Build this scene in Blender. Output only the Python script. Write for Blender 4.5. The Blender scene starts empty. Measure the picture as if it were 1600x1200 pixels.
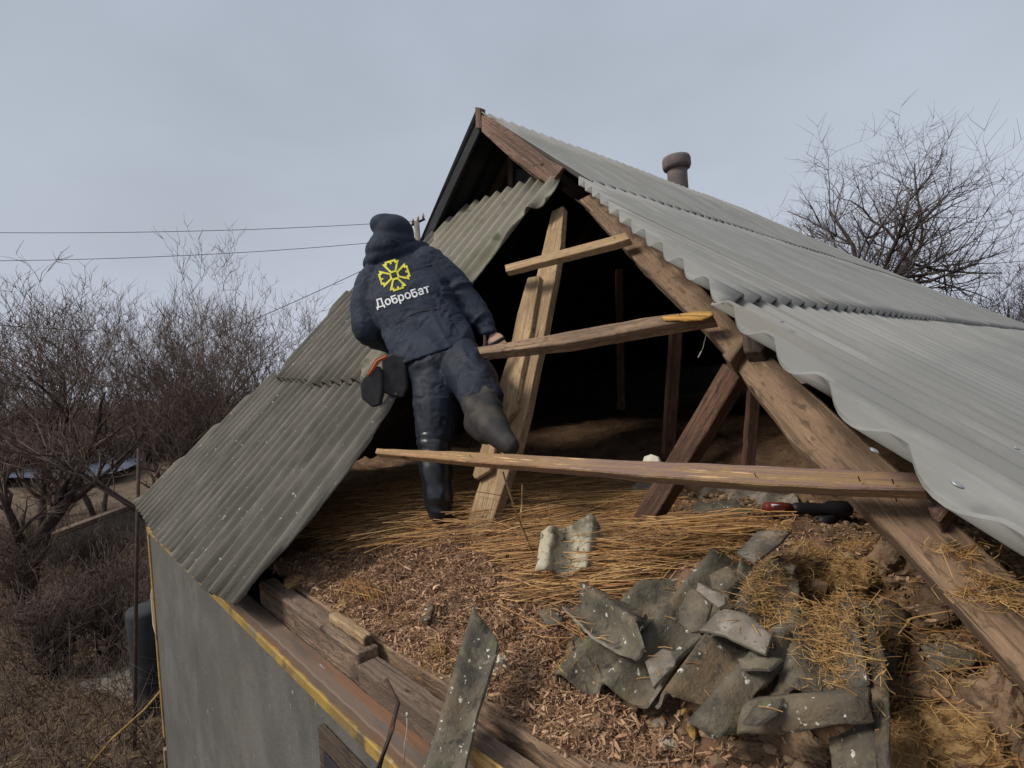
import bpy, bmesh, math, random
from mathutils import Vector as V, Matrix, noise
from mathutils.bvhtree import BVHTree
sc = bpy.context.scene
col = sc.collection
R_ = math.radians
rnd = random.Random(7)

# ------------------------------------------------------------------ camera
F = 824.0                                   # focal length in pixels of a 1600 wide picture
CAM = V((0, 0, 3.4))
R3 = Matrix(((0.67261873, -0.04484379, -0.73862919),
             (0.73624589, -0.05971772, 0.67407402),
             (-0.07433729, -0.99720752, -0.0071512)))   # columns: picture right, picture down, forward
right, down, fwd = R3.col[0].copy(), R3.col[1].copy(), R3.col[2].copy()
cam_d = bpy.data.cameras.new('camera'); cam = bpy.data.objects.new('camera', cam_d); col.objects.link(cam)
cam_d.sensor_width = 36; cam_d.lens = 36 * F / 1600; cam_d.clip_start = .02; cam_d.clip_end = 2000
M = Matrix((right, -down, -fwd)).transposed().to_4x4(); M.translation = CAM
cam.matrix_world = M; sc.camera = cam
sc.render.resolution_x = 1024; sc.render.resolution_y = 768
sc.view_settings.view_transform = 'Standard'; sc.view_settings.look = 'None'
sc.view_settings.exposure = 0.58; sc.view_settings.gamma = 1

# ------------------------------------------------------------------ world: overcast sky
w = bpy.data.worlds.new('World'); sc.world = w; w.use_nodes = True
nt = w.node_tree; nt.nodes.clear(); N = nt.nodes.new; L = nt.links.new
SUN_EL, SUN_AZ = 44, 206                    # azimuth measured clockwise from +Y
sky = N('ShaderNodeTexSky'); sky.sky_type = 'NISHITA'; sky.sun_disc = False
sky.sun_elevation = R_(SUN_EL); sky.sun_rotation = R_(SUN_AZ); sky.air_density = 1.5; sky.dust_density = 4
bg1 = N('ShaderNodeBackground'); bg1.inputs[1].default_value = .05; L(sky.outputs[0], bg1.inputs[0])
tc = N('ShaderNodeTexCoord'); sep = N('ShaderNodeSeparateXYZ'); L(tc.outputs['Generated'], sep.inputs[0])
ramp = N('ShaderNodeValToRGB'); L(sep.outputs[2], ramp.inputs[0])
e = ramp.color_ramp.elements
e[0].position = 0.0; e[0].color = (.41, .44, .515, 1)
e[1].position = 1.0; e[1].color = (.62, .65, .70, 1)
for p_, c_ in ((.12, (.41, .44, .515, 1)), (.3, (.37, .405, .468, 1)), (.6, (.33, .365, .43, 1))):
    x = e.new(p_); x.color = c_
mp = N('ShaderNodeMapping'); mp.inputs['Scale'].default_value = (1.2, 1.2, 2.6); L(tc.outputs['Generated'], mp.inputs[0])
nz = N('ShaderNodeTexNoise'); nz.inputs['Scale'].default_value = 1.3; nz.inputs['Detail'].default_value = 4; nz.inputs['Roughness'].default_value = .5
L(mp.outputs[0], nz.inputs['Vector'])
mr = N('ShaderNodeMapRange'); mr.inputs[1].default_value = .3; mr.inputs[2].default_value = .7; mr.inputs[3].default_value = .88; mr.inputs[4].default_value = 1.10
L(nz.outputs[0], mr.inputs[0])
mu = N('ShaderNodeVectorMath'); mu.operation = 'SCALE'; L(ramp.outputs[0], mu.inputs[0]); L(mr.outputs[0], mu.inputs['Scale'])
bg2 = N('ShaderNodeBackground'); bg2.inputs[1].default_value = .90; L(mu.outputs[0], bg2.inputs[0])
mix = N('ShaderNodeMixShader'); mix.inputs[0].default_value = .92; L(bg1.outputs[0], mix.inputs[1]); L(bg2.outputs[0], mix.inputs[2])
out = N('ShaderNodeOutputWorld'); L(mix.outputs[0], out.inputs[0])
sd = bpy.data.lights.new('sun', 'SUN'); sd.energy = 2.0; sd.angle = R_(20); sd.color = (1, .93, .82)
so = bpy.data.objects.new('sun', sd); col.objects.link(so)
az, el = R_(SUN_AZ), R_(SUN_EL)
sdir = V((math.sin(az) * math.cos(el), math.cos(az) * math.cos(el), math.sin(el)))
so.rotation_euler = sdir.to_track_quat('Z', 'Y').to_euler()

# ------------------------------------------------------------------ helpers
def tag(o, label=None, cat=None, group=None, kind=None):
    if label: o['label'] = label
    if cat: o['category'] = cat
    if group: o['group'] = group
    if kind: o['kind'] = kind
    return o
def ray(px, py): return right * (px - 800) + down * (py - 600) + fwd * F
def at(px, py, d): return CAM + ray(px, py) * (d / F)             # d = depth in metres
class Plane:
    def __init__(s, p, n): s.p = V(p); s.n = V(n).normalized()
    def __call__(s, px, py):
        r = ray(px, py); return CAM + r * ((s.p - CAM).dot(s.n) / r.dot(s.n))
    def off(s, h): return Plane(s.p + s.n * h, s.n)
def hplane(z): return Plane((0, 0, z), (0, 0, 1))
def empty(name, loc):
    o = bpy.data.objects.new(name, None); o.empty_display_size = .1; col.objects.link(o); o.location = loc; return o
def link(name, me, mat, parent=None, mw=None):
    o = bpy.data.objects.new(name, me); col.objects.link(o)
    if mat is not None and not me.materials:
        for m in (mat if isinstance(mat, (list, tuple)) else [mat]): me.materials.append(m)
    if mw is not None: o.matrix_world = mw
    if parent is not None: adopt(o, parent, mw)
    return o
def world_of(o):
    m = o.matrix_basis.copy()
    if o.parent: m = world_of(o.parent) @ o.matrix_parent_inverse @ m
    return m
def adopt(o, parent, mw=None):
    m = world_of(o); o.parent = parent
    o.matrix_parent_inverse = world_of(parent).inverted(); o.matrix_basis = m
def frame(o, x, n):
    n = n.normalized(); x = (x - n * x.dot(n)).normalized(); y = n.cross(x)
    m = Matrix((x, y, n)).transposed().to_4x4(); m.translation = o; return m
def newmesh(name, verts, faces, smooth=False):
    me = bpy.data.meshes.new(name); me.from_pydata([tuple(v) for v in verts], [], faces); me.validate()
    if smooth: me.shade_smooth()
    return me
def densify(pts, step, jag, seed=0, inward=False):
    r = random.Random(seed); outp = []
    n = len(pts)
    for i in range(n):
        a, b = pts[i], pts[(i + 1) % n]; d = (b - a).length; k = max(1, int(d / step))
        for j in range(k):
            p = a.lerp(b, j / k)
            if jag: p = p + V((noise.noise(V((p.x * 23 + seed, p.y * 23, seed * 1.7))), noise.noise(V((p.x * 23, p.y * 23 + 9, seed * .7)))) if len(p) == 2 else (0, 0, 0)) * jag + V((r.uniform(-1, 1), r.uniform(-1, 1))) * jag * .3
            outp.append(p)
    return outp
def tri_normals(bm):
    bmesh.ops.recalc_face_normals(bm, faces=bm.faces)

# a plank: polygon on a plane (seen face), extruded backwards
def prism(name, poly3, n, thick, mat, parent, jag=.0015, step=.06, bev=.003, xdir=None, seed=0):
    poly3 = [V(p) for p in poly3]; O = sum(poly3, V()) / len(poly3)
    if n.dot(CAM - O) < 0: n = -n
    if xdir is None:
        xdir = max(((poly3[(i + 1) % len(poly3)] - poly3[i]) for i in range(len(poly3))), key=lambda e_: e_.length)
    m = frame(O, xdir, n); mi = m.inverted()
    p2 = [(mi @ p).to_2d() for p in poly3]; p2 = densify(p2, step, jag, seed)
    area = sum(p2[i].x * p2[(i + 1) % len(p2)].y - p2[(i + 1) % len(p2)].x * p2[i].y for i in range(len(p2)))
    if area < 0: p2.reverse()
    bm = bmesh.new(); k = len(p2)
    top = [bm.verts.new((p.x, p.y, 0)) for p in p2]; bot = [bm.verts.new((p.x, p.y, -thick)) for p in p2]
    bm.faces.new(top); bm.faces.new(list(reversed(bot)))
    for i in range(k): bm.faces.new((top[i], bot[i], bot[(i + 1) % k], top[(i + 1) % k]))
    if bev:
        ed = [e_ for e_ in bm.edges if len(e_.link_faces) == 2 and abs(e_.link_faces[0].normal.dot(e_.link_faces[1].normal)) < 1 and e_.calc_face_angle(0) > .9]
        for f in bm.faces: f.normal_update()
        ed = [e_ for e_ in bm.edges if e_.calc_face_angle(0) > .9]
        bmesh.ops.bevel(bm, geom=ed, offset=bev, segments=1, affect='EDGES')
    me = bpy.data.meshes.new(name); bm.to_mesh(me); bm.free()
    return link(name, me, mat, parent, m)
def px(poly, plane): return [plane(*p) for p in poly]

# corrugated sheet: polygon on a plane, waves run along wdir
def corr(name, poly3, n, wdir, mat, parent=None, pitch=.15, amp=.021, thick=.0065, phase=None, jag=.0, step=.05, seg=10, lift=0., bend=0., seed=0, vcuts=.25, rough=.0, rim_m=None):
    poly3 = [V(p) for p in poly3]; O = V(phase) if phase is not None else sum(poly3, V()) / len(poly3)
    if n.dot(CAM - O) < 0 and n.z < 0.05: n = -n
    m = frame(O, wdir, n); mi = m.inverted()        # local x along the waves, y across
    p2 = [(mi @ p).to_2d() for p in poly3]; p2 = densify(p2, step, jag, seed) if jag else p2
    bm = bmesh.new(); vs = [bm.verts.new((p.x, p.y, 0)) for p in p2]; bm.faces.new(vs)
    ys = [p.y for p in p2]; xs = [p.x for p in p2]
    ds = pitch / seg
    def cut(co, no):
        bmesh.ops.bisect_plane(bm, geom=bm.verts[:] + bm.edges[:] + bm.faces[:], plane_co=co, plane_no=no, dist=1e-6)
    for k in range(math.ceil(min(ys) / ds), math.floor(max(ys) / ds) + 1): cut((0, k * ds, 0), (0, 1, 0))
    if vcuts:
        for k in range(math.ceil(min(xs) / vcuts), math.floor(max(xs) / vcuts) + 1): cut((k * vcuts, 0, 0), (1, 0, 0))
    x0, x1 = min(xs), max(xs)
    for v in bm.verts:
        x, y = v.co.x, v.co.y
        v.co.z = amp * (math.cos(2 * math.pi * y / pitch) + .16 * math.cos(4 * math.pi * y / pitch)) + lift * (x - x0) / max(x1 - x0, .01) + bend * ((x - (x0 + x1) / 2) ** 2)
        if rough: v.co.z += rough * noise.noise(V((x * 14 + seed, y * 14, seed)))
    for f in bm.faces: f.smooth = True
    bmesh.ops.triangulate(bm, faces=[f for f in bm.faces if len(f.verts) > 4])
    bm.faces.ensure_lookup_table()
    if sum(f.normal.z * f.calc_area() for f in bm.faces) < 0: bmesh.ops.reverse_faces(bm, faces=bm.faces)
    # real thickness: lower skin and rim
    bm.normal_update()
    vmap = {v: bm.verts.new(v.co - v.normal * thick) for v in list(bm.verts)}
    rim = [e_ for e_ in bm.edges if len(e_.link_faces) == 1]
    src = list(bm.faces)
    for e_ in rim:
        f = e_.link_faces[0]; l = [l_ for l_ in e_.link_loops][0]; a, b = l.vert, l.link_loop_next.vert
        try:
            nf = bm.faces.new((b, a, vmap[a], vmap[b])); nf.smooth = False; nf.material_index = 1 if rim_m else 0
        except ValueError: pass
    for f in src:
        try:
            nf = bm.faces.new([vmap[v] for v in reversed(f.verts)]); nf.smooth = True
        except ValueError: pass
    me = bpy.data.meshes.new(name); bm.to_mesh(me); bm.free()
    return link(name, me, [mat, rim_m] if rim_m else mat, parent, m)

def tubes(name, chains, mat, parent=None, sides=5, loc=None, smooth=True):
    """chains: list of [(point, radius), ...] -> one mesh"""
    loc = V(loc) if loc is not None else V()
    vs, fs = [], []
    for ch in chains:
        sd_ = sides; base = len(vs); k = len(ch)
        up = V((.12, .31, .94))
        for i, (p, r) in enumerate(ch):
            d = (ch[min(i + 1, k - 1)][0] - ch[max(i - 1, 0)][0])
            if d.length < 1e-9: d = V((0, 0, 1))
            d.normalize(); a = d.cross(up)
            if a.length < .1: a = d.cross(V((1, 0, 0)))
            a.normalize(); b = d.cross(a)
            for s in range(sd_):
                t = 2 * math.pi * s / sd_; vs.append(p - loc + a * (math.cos(t) * r) + b * (math.sin(t) * r))
        for i in range(k - 1):
            for s in range(sd_):
                q = base + i * sd_; fs.append((q + s, q + (s + 1) % sd_, q + sd_ + (s + 1) % sd_, q + sd_ + s))
        fs.append([base + s for s in range(sd_)][::-1]); fs.append([base + (k - 1) * sd_ + s for s in range(sd_)])
    me = bpy.data.meshes.new(name); me.from_pydata([tuple(v) for v in vs], [], fs)
    if smooth: me.shade_smooth()
    o = link(name, me, mat, None, Matrix.Translation(loc))
    if parent is not None: adopt(o, parent)
    return o

# ------------------------------------------------------------------ materials
def mat(name, layers, rough=.8, bump=0., bscale=30., coord='Object', stretch=(1, 1, 1), spec=.3, metallic=0, bdetail=6, bdist=.01, rrange=None, coat=0):
    """layers: base colour tuple, then (colour, scale, lo, hi, detail, stretch) mixed in by noise"""
    m = bpy.data.materials.new(name); m.use_nodes = True; nt = m.node_tree; nd = nt.nodes; lk = nt.links.new
    b = nd['Principled BSDF']; b.inputs['Roughness'].default_value = rough; b.inputs['Specular IOR Level'].default_value = spec; b.inputs['Metallic'].default_value = metallic
    if coat: b.inputs['Coat Weight'].default_value = coat; b.inputs['Coat Roughness'].default_value = .25
    tc = nd.new('ShaderNodeTexCoord'); mp = nd.new('ShaderNodeMapping'); mp.inputs['Scale'].default_value = stretch
    if coord == 'World':
        g = nd.new('ShaderNodeNewGeometry'); lk(g.outputs['Position'], mp.inputs[0])
    else: lk(tc.outputs[coord], mp.inputs[0])
    oi = nd.new('ShaderNodeObjectInfo')
    if coord == 'Object':
        ml = nd.new('ShaderNodeMath'); ml.operation = 'MULTIPLY'; ml.inputs[1].default_value = 37.; lk(oi.outputs['Random'], ml.inputs[0])
        ad = nd.new('ShaderNodeVectorMath'); ad.operation = 'ADD'; lk(mp.outputs[0], ad.inputs[0]); lk(ml.outputs[0], ad.inputs[1]); vec = ad.outputs[0]
    else: vec = mp.outputs[0]
    rgb = nd.new('ShaderNodeRGB'); rgb.outputs[0].default_value = (*layers[0], 1); cur = rgb.outputs[0]
    for lay in layers[1:]:
        if lay[0] == 'gradx':
            _, c, g0, g1 = lay
            sx = nd.new('ShaderNodeSeparateXYZ'); lk(tc.outputs['Object'], sx.inputs[0])
            n = nd.new('ShaderNodeTexNoise'); n.inputs['Scale'].default_value = 14; lk(tc.outputs['Object'], n.inputs['Vector'])
            a_ = nd.new('ShaderNodeMath'); a_.operation = 'MULTIPLY_ADD'; a_.inputs[1].default_value = .5; lk(n.outputs[0], a_.inputs[0]); lk(sx.outputs[0], a_.inputs[2])
            r = nd.new('ShaderNodeMapRange'); r.inputs[1].default_value = g0 + .25; r.inputs[2].default_value = g1 + .25; lk(a_.outputs[0], r.inputs[0])
            x = nd.new('ShaderNodeMix'); x.data_type = 'RGBA'; lk(r.outputs[0], x.inputs[0]); lk(cur, x.inputs[6]); x.inputs[7].default_value = (*c, 1); cur = x.outputs[2]; continue
        (c, s, lo, hi, *rest) = lay
        n = nd.new('ShaderNodeTexNoise'); n.inputs['Scale'].default_value = s; n.inputs['Detail'].default_value = rest[0] if rest else 5; n.inputs['Roughness'].default_value = .6
        v2 = vec
        if len(rest) > 1:
            mm = nd.new('ShaderNodeVectorMath'); mm.operation = 'MULTIPLY'; mm.inputs[1].default_value = rest[1]; lk(vec, mm.inputs[0]); v2 = mm.outputs[0]
        lk(v2, n.inputs['Vector'])
        r = nd.new('ShaderNodeMapRange'); r.inputs[1].default_value = lo; r.inputs[2].default_value = hi; r.clamp = True; lk(n.outputs[0], r.inputs[0])
        x = nd.new('ShaderNodeMix'); x.data_type = 'RGBA'; lk(r.outputs[0], x.inputs[0]); lk(cur, x.inputs[6]); x.inputs[7].default_value = (*c, 1); cur = x.outputs[2]
    lk(cur, b.inputs['Base Color'])
    if rrange:
        n = nd.new('ShaderNodeTexNoise'); n.inputs['Scale'].default_value = bscale * .4; lk(vec, n.inputs['Vector'])
        r = nd.new('ShaderNodeMapRange'); r.inputs[3].default_value = rrange[0]; r.inputs[4].default_value = rrange[1]; lk(n.outputs[0], r.inputs[0]); lk(r.outputs[0], b.inputs['Roughness'])
    if bump:
        n = nd.new('ShaderNodeTexNoise'); n.inputs['Scale'].default_value = bscale; n.inputs['Detail'].default_value = bdetail; n.inputs['Roughness'].default_value = .65; lk(vec, n.inputs['Vector'])
        bp = nd.new('ShaderNodeBump'); bp.inputs['Strength'].default_value = bump; bp.inputs['Distance'].default_value = bdist; lk(n.outputs[0], bp.inputs['Height']); lk(bp.outputs[0], b.inputs['Normal'])
    return m
G = {}
# corrugated cement sheets
G['main'] = mat('grey_cement_sheet', [(.232, .232, .222), ((.20, .20, .19), 2.0, .40, .62, 6, (.5, 1, 1)), ((.275, .27, .256), 9, .52, .68, 6, (.3, 1.5, 1)), ((.175, .175, .163), 1.3, .57, .70, 7, (.6, 1, 1)), ((.17, .15, .12), 2.2, .60, .72, 8, (.3, 1.6, 1))], .8, .25, 90, bdist=.002)
G['hip'] = mat('weathered_cement_sheet', [(.135, .124, .104), ((.092, .086, .073), 1.6, .40, .60, 7), ((.165, .152, .128), 12, .50, .66, 7, (.3, 1, 1)), ((.10, .092, .075), 20, .56, .70, 7, (.4, 1, 1)), ((.55, .54, .48), 44, .69, .72, 3)], .9, .7, 110, bdist=.004)
G['moss'] = mat('mossy_cement_sheet', [(.225, .205, .165), ((.15, .145, .095), 2.2, .52, .66, 6), ((.27, .25, .20), 9, .50, .68, 6, (.2, 1.5, 1)), ((.15, .138, .108), 14, .56, .70, 7, (.5, 1, 1)), ((.10, .10, .06), 7, .62, .72, 7)], .9, .7, 100, bdist=.004)
G['frag'] = mat('broken_cement_sheet', [(.125, .108, .082), ((.07, .062, .048), 7, .40, .60, 7), ((.18, .155, .11), 13, .5, .66, 7), ((.17, .12, .07), 5, .53, .68, 5), ((.055, .05, .042), 30, .56, .66, 6), ((.58, .56, .50), 48, .655, .69, 3), ((.13, .135, .07), 18, .6, .7, 4)], .9, 1., 80, bdist=.006)
G['fragl'] = mat('pale_cement_sheet', [(.22, .19, .158), ((.15, .128, .104), 9, .4, .6, 6), ((.32, .29, .25), 20, .52, .68, 6), ((.11, .095, .075), 40, .6, .68, 5)], .88, .8, 90, bdist=.004)
G['rim'] = mat('broken_cement_edge', [(.24, .215, .175), ((.15, .13, .105), 30, .45, .6, 6)], .9, .8, 120, bdist=.003)
G['fragw'] = mat('limewashed_cement_sheet', [(.42, .38, .28), ((.20, .17, .11), 16, .50, .60, 7), ((.52, .48, .38), 9, .52, .66, 5), ((.09, .08, .05), 30, .58, .66, 5)], .88, .9, 70, bdist=.006)
def woodmat(name, a, b, c, s=1., bump=1., extra=()):
    dk = tuple(x * .35 for x in a)
    return mat(name, [a, (b, 4 * s, .42, .58, 8, (.5, 2.2, 2.2)), (c, 3 * s, .48, .62, 6)] + list(extra) + [(tuple(x * .62 for x in a), 9, .50, .60, 9, (.28, 6, 6)), (dk, 14 * s, .58, .66, 8, (.22, 5, 5)), (tuple(x * .55 for x in a), 34, .54, .62, 6), (tuple(x * .22 for x in a), 8, .665, .70, 2, (1.4, 1, 1)), (tuple(min(1, x * 1.5) for x in a), 38, .60, .70, 6, (.3, 2, 2))], .88, bump, 60, stretch=(.6, 1.6, 1.6), bdist=.007)
G['wood'] = woodmat('pale_wood', (.46, .325, .19), (.33, .215, .115), (.25, .165, .095))
G['woodb'] = woodmat('brown_wood', (.235, .155, .10), (.165, .108, .072), (.31, .205, .13))
G['woodg'] = woodmat('grey_brown_wood', (.185, .13, .095), (.11, .08, .06), (.28, .19, .125))
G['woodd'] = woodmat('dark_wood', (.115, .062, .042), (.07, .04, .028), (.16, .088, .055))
G['woodr'] = woodmat('reddish_wood', (.22, .14, .105), (.15, .095, .075), (.28, .18, .13))
G['wood2'] = woodmat('half_stained_wood', (.46, .30, .155), (.34, .20, .10), (.24, .14, .075), extra=[('gradx', (.21, .135, .11), -.25, .1)])
G['woodk'] = woodmat('shade_dark_wood', (.09, .065, .05), (.06, .045, .035), (.12, .085, .06))  # wood colour darkened to stand for the shade inside the attic
G['fresh'] = woodmat('freshly_split_wood', (.55, .33, .10), (.45, .24, .06), (.62, .42, .18))
G['rust'] = mat('rusty_streaked_wood', [(.15, .11, .085), ((.20, .095, .045), 5, .50, .66, 6, (.3, 4, 1)), ((.07, .065, .06), 8, .5, .7, 7), ((.30, .28, .25), 30, .66, .72, 4)], .8, .6, 60, stretch=(.3, 1.5, 1.5), bdist=.004)
G['clay'] = mat('dry_clay', [(.24, .145, .085), ((.14, .085, .053), 4, .4, .65, 8), ((.29, .19, .115), 11, .5, .7, 8), ((.045, .03, .022), 20, .58, .72, 7)], .95, 1., 40, coord='World', bdist=.02, bdetail=10)
G['claym'] = mat('clay_lump', [(.25, .165, .105), ((.14, .09, .055), 8, .4, .62, 8), ((.32, .22, .14), 17, .5, .7, 8)], .95, 1., 45, bdist=.01)
G['ochre'] = mat('straw_clay_lump', [(.30, .185, .08), ((.20, .12, .05), 10, .4, .65, 8), ((.40, .27, .13), 22, .5, .7, 8)], .95, 1., 60, bdist=.01)
G['plaster'] = mat('plaster_chunk', [(.50, .45, .36), ((.33, .28, .20), 14, .45, .65, 7), ((.62, .58, .5), 25, .55, .7, 5)], .9, .8, 60, bdist=.005)
def litmat(name, cols, rough=.9):
    m = bpy.data.materials.new(name); m.use_nodes = True; nd = m.node_tree.nodes; lk = m.node_tree.links.new
    b = nd['Principled BSDF']; b.inputs['Roughness'].default_value = rough; b.inputs['Specular IOR Level'].default_value = .25
    g = nd.new('ShaderNodeNewGeometry'); r = nd.new('ShaderNodeValToRGB'); r.color_ramp.interpolation = 'LINEAR'
    el_ = r.color_ramp.elements
    while len(el_) < len(cols): el_.new(.5)
    for i, c in enumerate(cols): el_[i].position = i / (len(cols) - 1); el_[i].color = (*c, 1)
    lk(g.outputs['Random Per Island'], r.inputs[0]); lk(r.outputs[0], b.inputs['Base Color']); return m
G['litter'] = litmat('shredded_leaf_litter', [(.25, .145, .085), (.37, .22, .13), (.47, .30, .18), (.16, .092, .056), (.40, .225, .13), (.56, .38, .24), (.27, .155, .092), (.10, .062, .042)])
G['straw'] = litmat('straw_stalks', [(.36, .18, .065), (.52, .30, .115), (.23, .115, .05), (.62, .40, .18), (.40, .21, .08), (.13, .07, .035), (.28, .17, .09)], .6)
G['hay'] = litmat('pale_hay', [(.42, .25, .09), (.30, .16, .06), (.50, .33, .14), (.36, .21, .09)], .7)
G['wall'] = mat('grey_wall_paint', [(.115, .107, .096), ((.082, .078, .072), 1.4, .4, .65, 6), ((.145, .142, .132), 3, .5, .75, 7), ((.17, .16, .148), 1.2, .50, .72, 8, (1.6, 1, .7)), ((.095, .09, .082), 5, .54, .70, 8), ((.34, .33, .30), 24, .70, .73, 3, (1.3, 1, .6))], .85, .8, 40, bdist=.006)
G['yellow'] = mat('worn_yellow_paint', [(.36, .235, .06), ((.23, .15, .05), 4, .42, .60, 7), ((.11, .085, .055), 7, .54, .64, 7), ((.42, .33, .19), 18, .60, .70, 4), ((.2, .17, .13), 5, .55, .65, 6)], .6, .4, 60, bdist=.003)
G['ground'] = mat('winter_soil', [(.10, .066, .042), ((.155, .105, .062), .6, .4, .65, 8), ((.05, .037, .028), 2.3, .45, .65, 8), ((.13, .105, .06), .25, .5, .7, 6)], .95, 1., 6, coord='World', bdist=.06, bdetail=10)
G['bark'] = mat('dark_bark', [(.075, .052, .046), ((.03, .022, .02), 6, .4, .6, 6), ((.085, .065, .06), 14, .5, .7, 6)], .9, .8, 30, bdist=.02)
G['twig'] = mat('reddish_twigs', [(.175, .122, .10), ((.12, .085, .07), 1.1, .4, .6, 4)], .9, coord='World')
G['twigg'] = mat('grey_twigs', [(.13, .108, .105), ((.09, .075, .075), 1.1, .4, .6, 4)], .9, coord='World')
G['blk'] = mat('black_rubber', [(.018, .018, .02)], .5, .2, 60)
G['boot'] = mat('glossy_black_rubber', [(.011, .012, .016), ((.03, .03, .034), 9, .5, .7, 5)], .32, .15, 30, spec=.5, bdist=.004)
G['boott'] = mat('dusty_rubber', [(.020, .018, .018), ((.055, .045, .036), 12, .45, .65, 6)], .7, .3, 40, bdist=.004)
G['jacket'] = mat('navy_jacket_cloth', [(.013, .020, .036), ((.022, .031, .05), 5, .4, .65, 6), ((.038, .045, .06), 26, .60, .72, 7), ((.045, .058, .078), 3.2, .56, .74, 7), ((.008, .011, .02), 9, .58, .70, 5)], .75, .6, 260, spec=.25, bdist=.002, rrange=(.62, .9))
G['trou'] = mat('navy_trouser_cloth', [(.008, .012, .024), ((.015, .020, .036), 6, .4, .65, 5), ((.035, .038, .048), 24, .62, .74, 6)], .7, .6, 260, spec=.3, bdist=.002, rrange=(.5, .8))
G['skin'] = mat('skin', [(.42, .25, .18)], .55)
G['logo'] = mat('yellow_print', [(.62, .58, .06), ((.45, .42, .04), 40, .5, .7, 4)], .7)
G['white'] = mat('white_print', [(.68, .70, .72), ((.5, .52, .55), 60, .55, .7, 4)], .7)
G['pouch'] = mat('grey_canvas', [(.028, .028, .032), ((.045, .044, .046), 20, .45, .65, 5)], .85, .4, 200, bdist=.002)
G['orange'] = mat('orange_trim', [(.45, .12, .05)], .7)
G['red'] = mat('red_plastic', [(.22, .03, .02), ((.10, .03, .025), 40, .45, .6, 4)], .5)
G['metal'] = mat('galvanised_metal', [(.42, .43, .43), ((.3, .3, .3), 20, .4, .6, 4)], .45, metallic=.7)
G['rmetal'] = mat('rusty_iron', [(.045, .030, .024), ((.10, .05, .03), 30, .5, .65, 5)], .8, .3, 80)
G['pipe'] = mat('chimney_cement', [(.16, .125, .12), ((.11, .09, .085), 5, .4, .65, 6), ((.20, .17, .16), 9, .55, .7, 5)], .9, .4, 50, bdist=.004)
G['cable'] = mat('white_cable', [(.45, .42, .36)], .6)
G['wire'] = mat('power_wire', [(.03, .03, .035)], .6)
G['concrete'] = mat('old_concrete', [(.21, .185, .155), ((.13, .115, .10), 3, .4, .65, 7), ((.28, .25, .21), 8, .5, .7, 6)], .9, .5, 30, bdist=.01)
G['felt'] = mat('tar_felt', [(.022, .024, .027), ((.034, .037, .04), 5, .45, .65, 5)], .85, .5, 30, bdist=.005)
G['glass'] = mat('dark_window_glass', [(.02, .025, .04)], .1, spec=.6)
G['pond'] = mat('pond_water', [(.20, .24, .32), ((.12, .14, .2), 3, .4, .6, 4)], .18, .25, 2, coord='World', bdist=.05)

Z = V((0, 0, 1)); YA = V((0, 1, 0)); XA = V((1, 0, 0))
# ------------------------------------------------------------------ ground, pond, distant wood
def gz(x, y):
    d = math.hypot(x, y)
    h = .10 * noise.noise(V((x * .5, y * .5, 3))) + .35 * noise.noise(V((x * .13, y * .13, 8)))
    b = max(0, min(1, (-x - 9) / 7)) * max(0, min(1, (y + 3.5) / 5))          # a low bank beyond the yard
    return h * (1 if d > 6 else .3) + .35 * b * (1 - max(0, min(1, (-x - 17) / 12)))
def build_ground():
    xs = [-600, -300, -160, -100, -70, -50, -40] + [-34 + i * .45 for i in range(90)] + [8 + i * 4 for i in range(8)] + [60, 120, 300, 600]
    ys = [-600, -200, -80, -40, -20] + [-14 + i * .5 for i in range(80)] + [27 + i * 4 for i in range(8)] + [75, 120, 200, 400, 900]
    vs = [(x, y, gz(x, y)) for y in ys for x in xs]; nx = len(xs)
    fs = [(j * nx + i, j * nx + i + 1, (j + 1) * nx + i + 1, (j + 1) * nx + i) for j in range(len(ys) - 1) for i in range(nx - 1)]
    o = link('ground', newmesh('ground', vs, fs, True), G['ground']); tag(o, kind='structure')
build_ground()
def build_pond():
    c = at(90, 742, 34); vs = []; n = 40
    for i in range(n):
        a = 2 * math.pi * i / n; rr = 1 + .12 * math.sin(3 * a) + .07 * math.sin(5 * a + 1)
        vs.append((c.x + math.cos(a) * 13 * rr, c.y + math.sin(a) * 4.6 * rr, .45))
    o = link('pond', newmesh('pond', vs, [list(range(n))]), G['pond']); tag(o, kind='structure')
build_pond()

# ------------------------------------------------------------------ house
house = empty('house', (-2.5, 5, 0))
tag(house, 'old house with grey walls and a half stripped corrugated cement roof', 'house')
HT = R_(45)
HN = V((0, -math.sin(HT), math.cos(HT))); HIP = Plane((0, .56, 2.6), HN); HD = V((0, -math.cos(HT), -math.sin(HT)))   # hip slope, downslope
A1, A2 = R_(41.5), R_(36)
XR, ZR, Y0 = -2.85, 5.32, 2.46
N1 = V((math.sin(A1), 0, math.cos(A1))); P1 = Plane((XR, 0, ZR), N1); D1 = V((math.cos(A1), 0, -math.sin(A1)))
XM = -1.95; ZM = ZR - math.tan(A1) * (XM - XR)
N2 = V((math.sin(A2), 0, math.cos(A2))); P2 = Plane((XM, 0, ZM), N2); D2 = V((math.cos(A2), 0, -math.sin(A2)))

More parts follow.
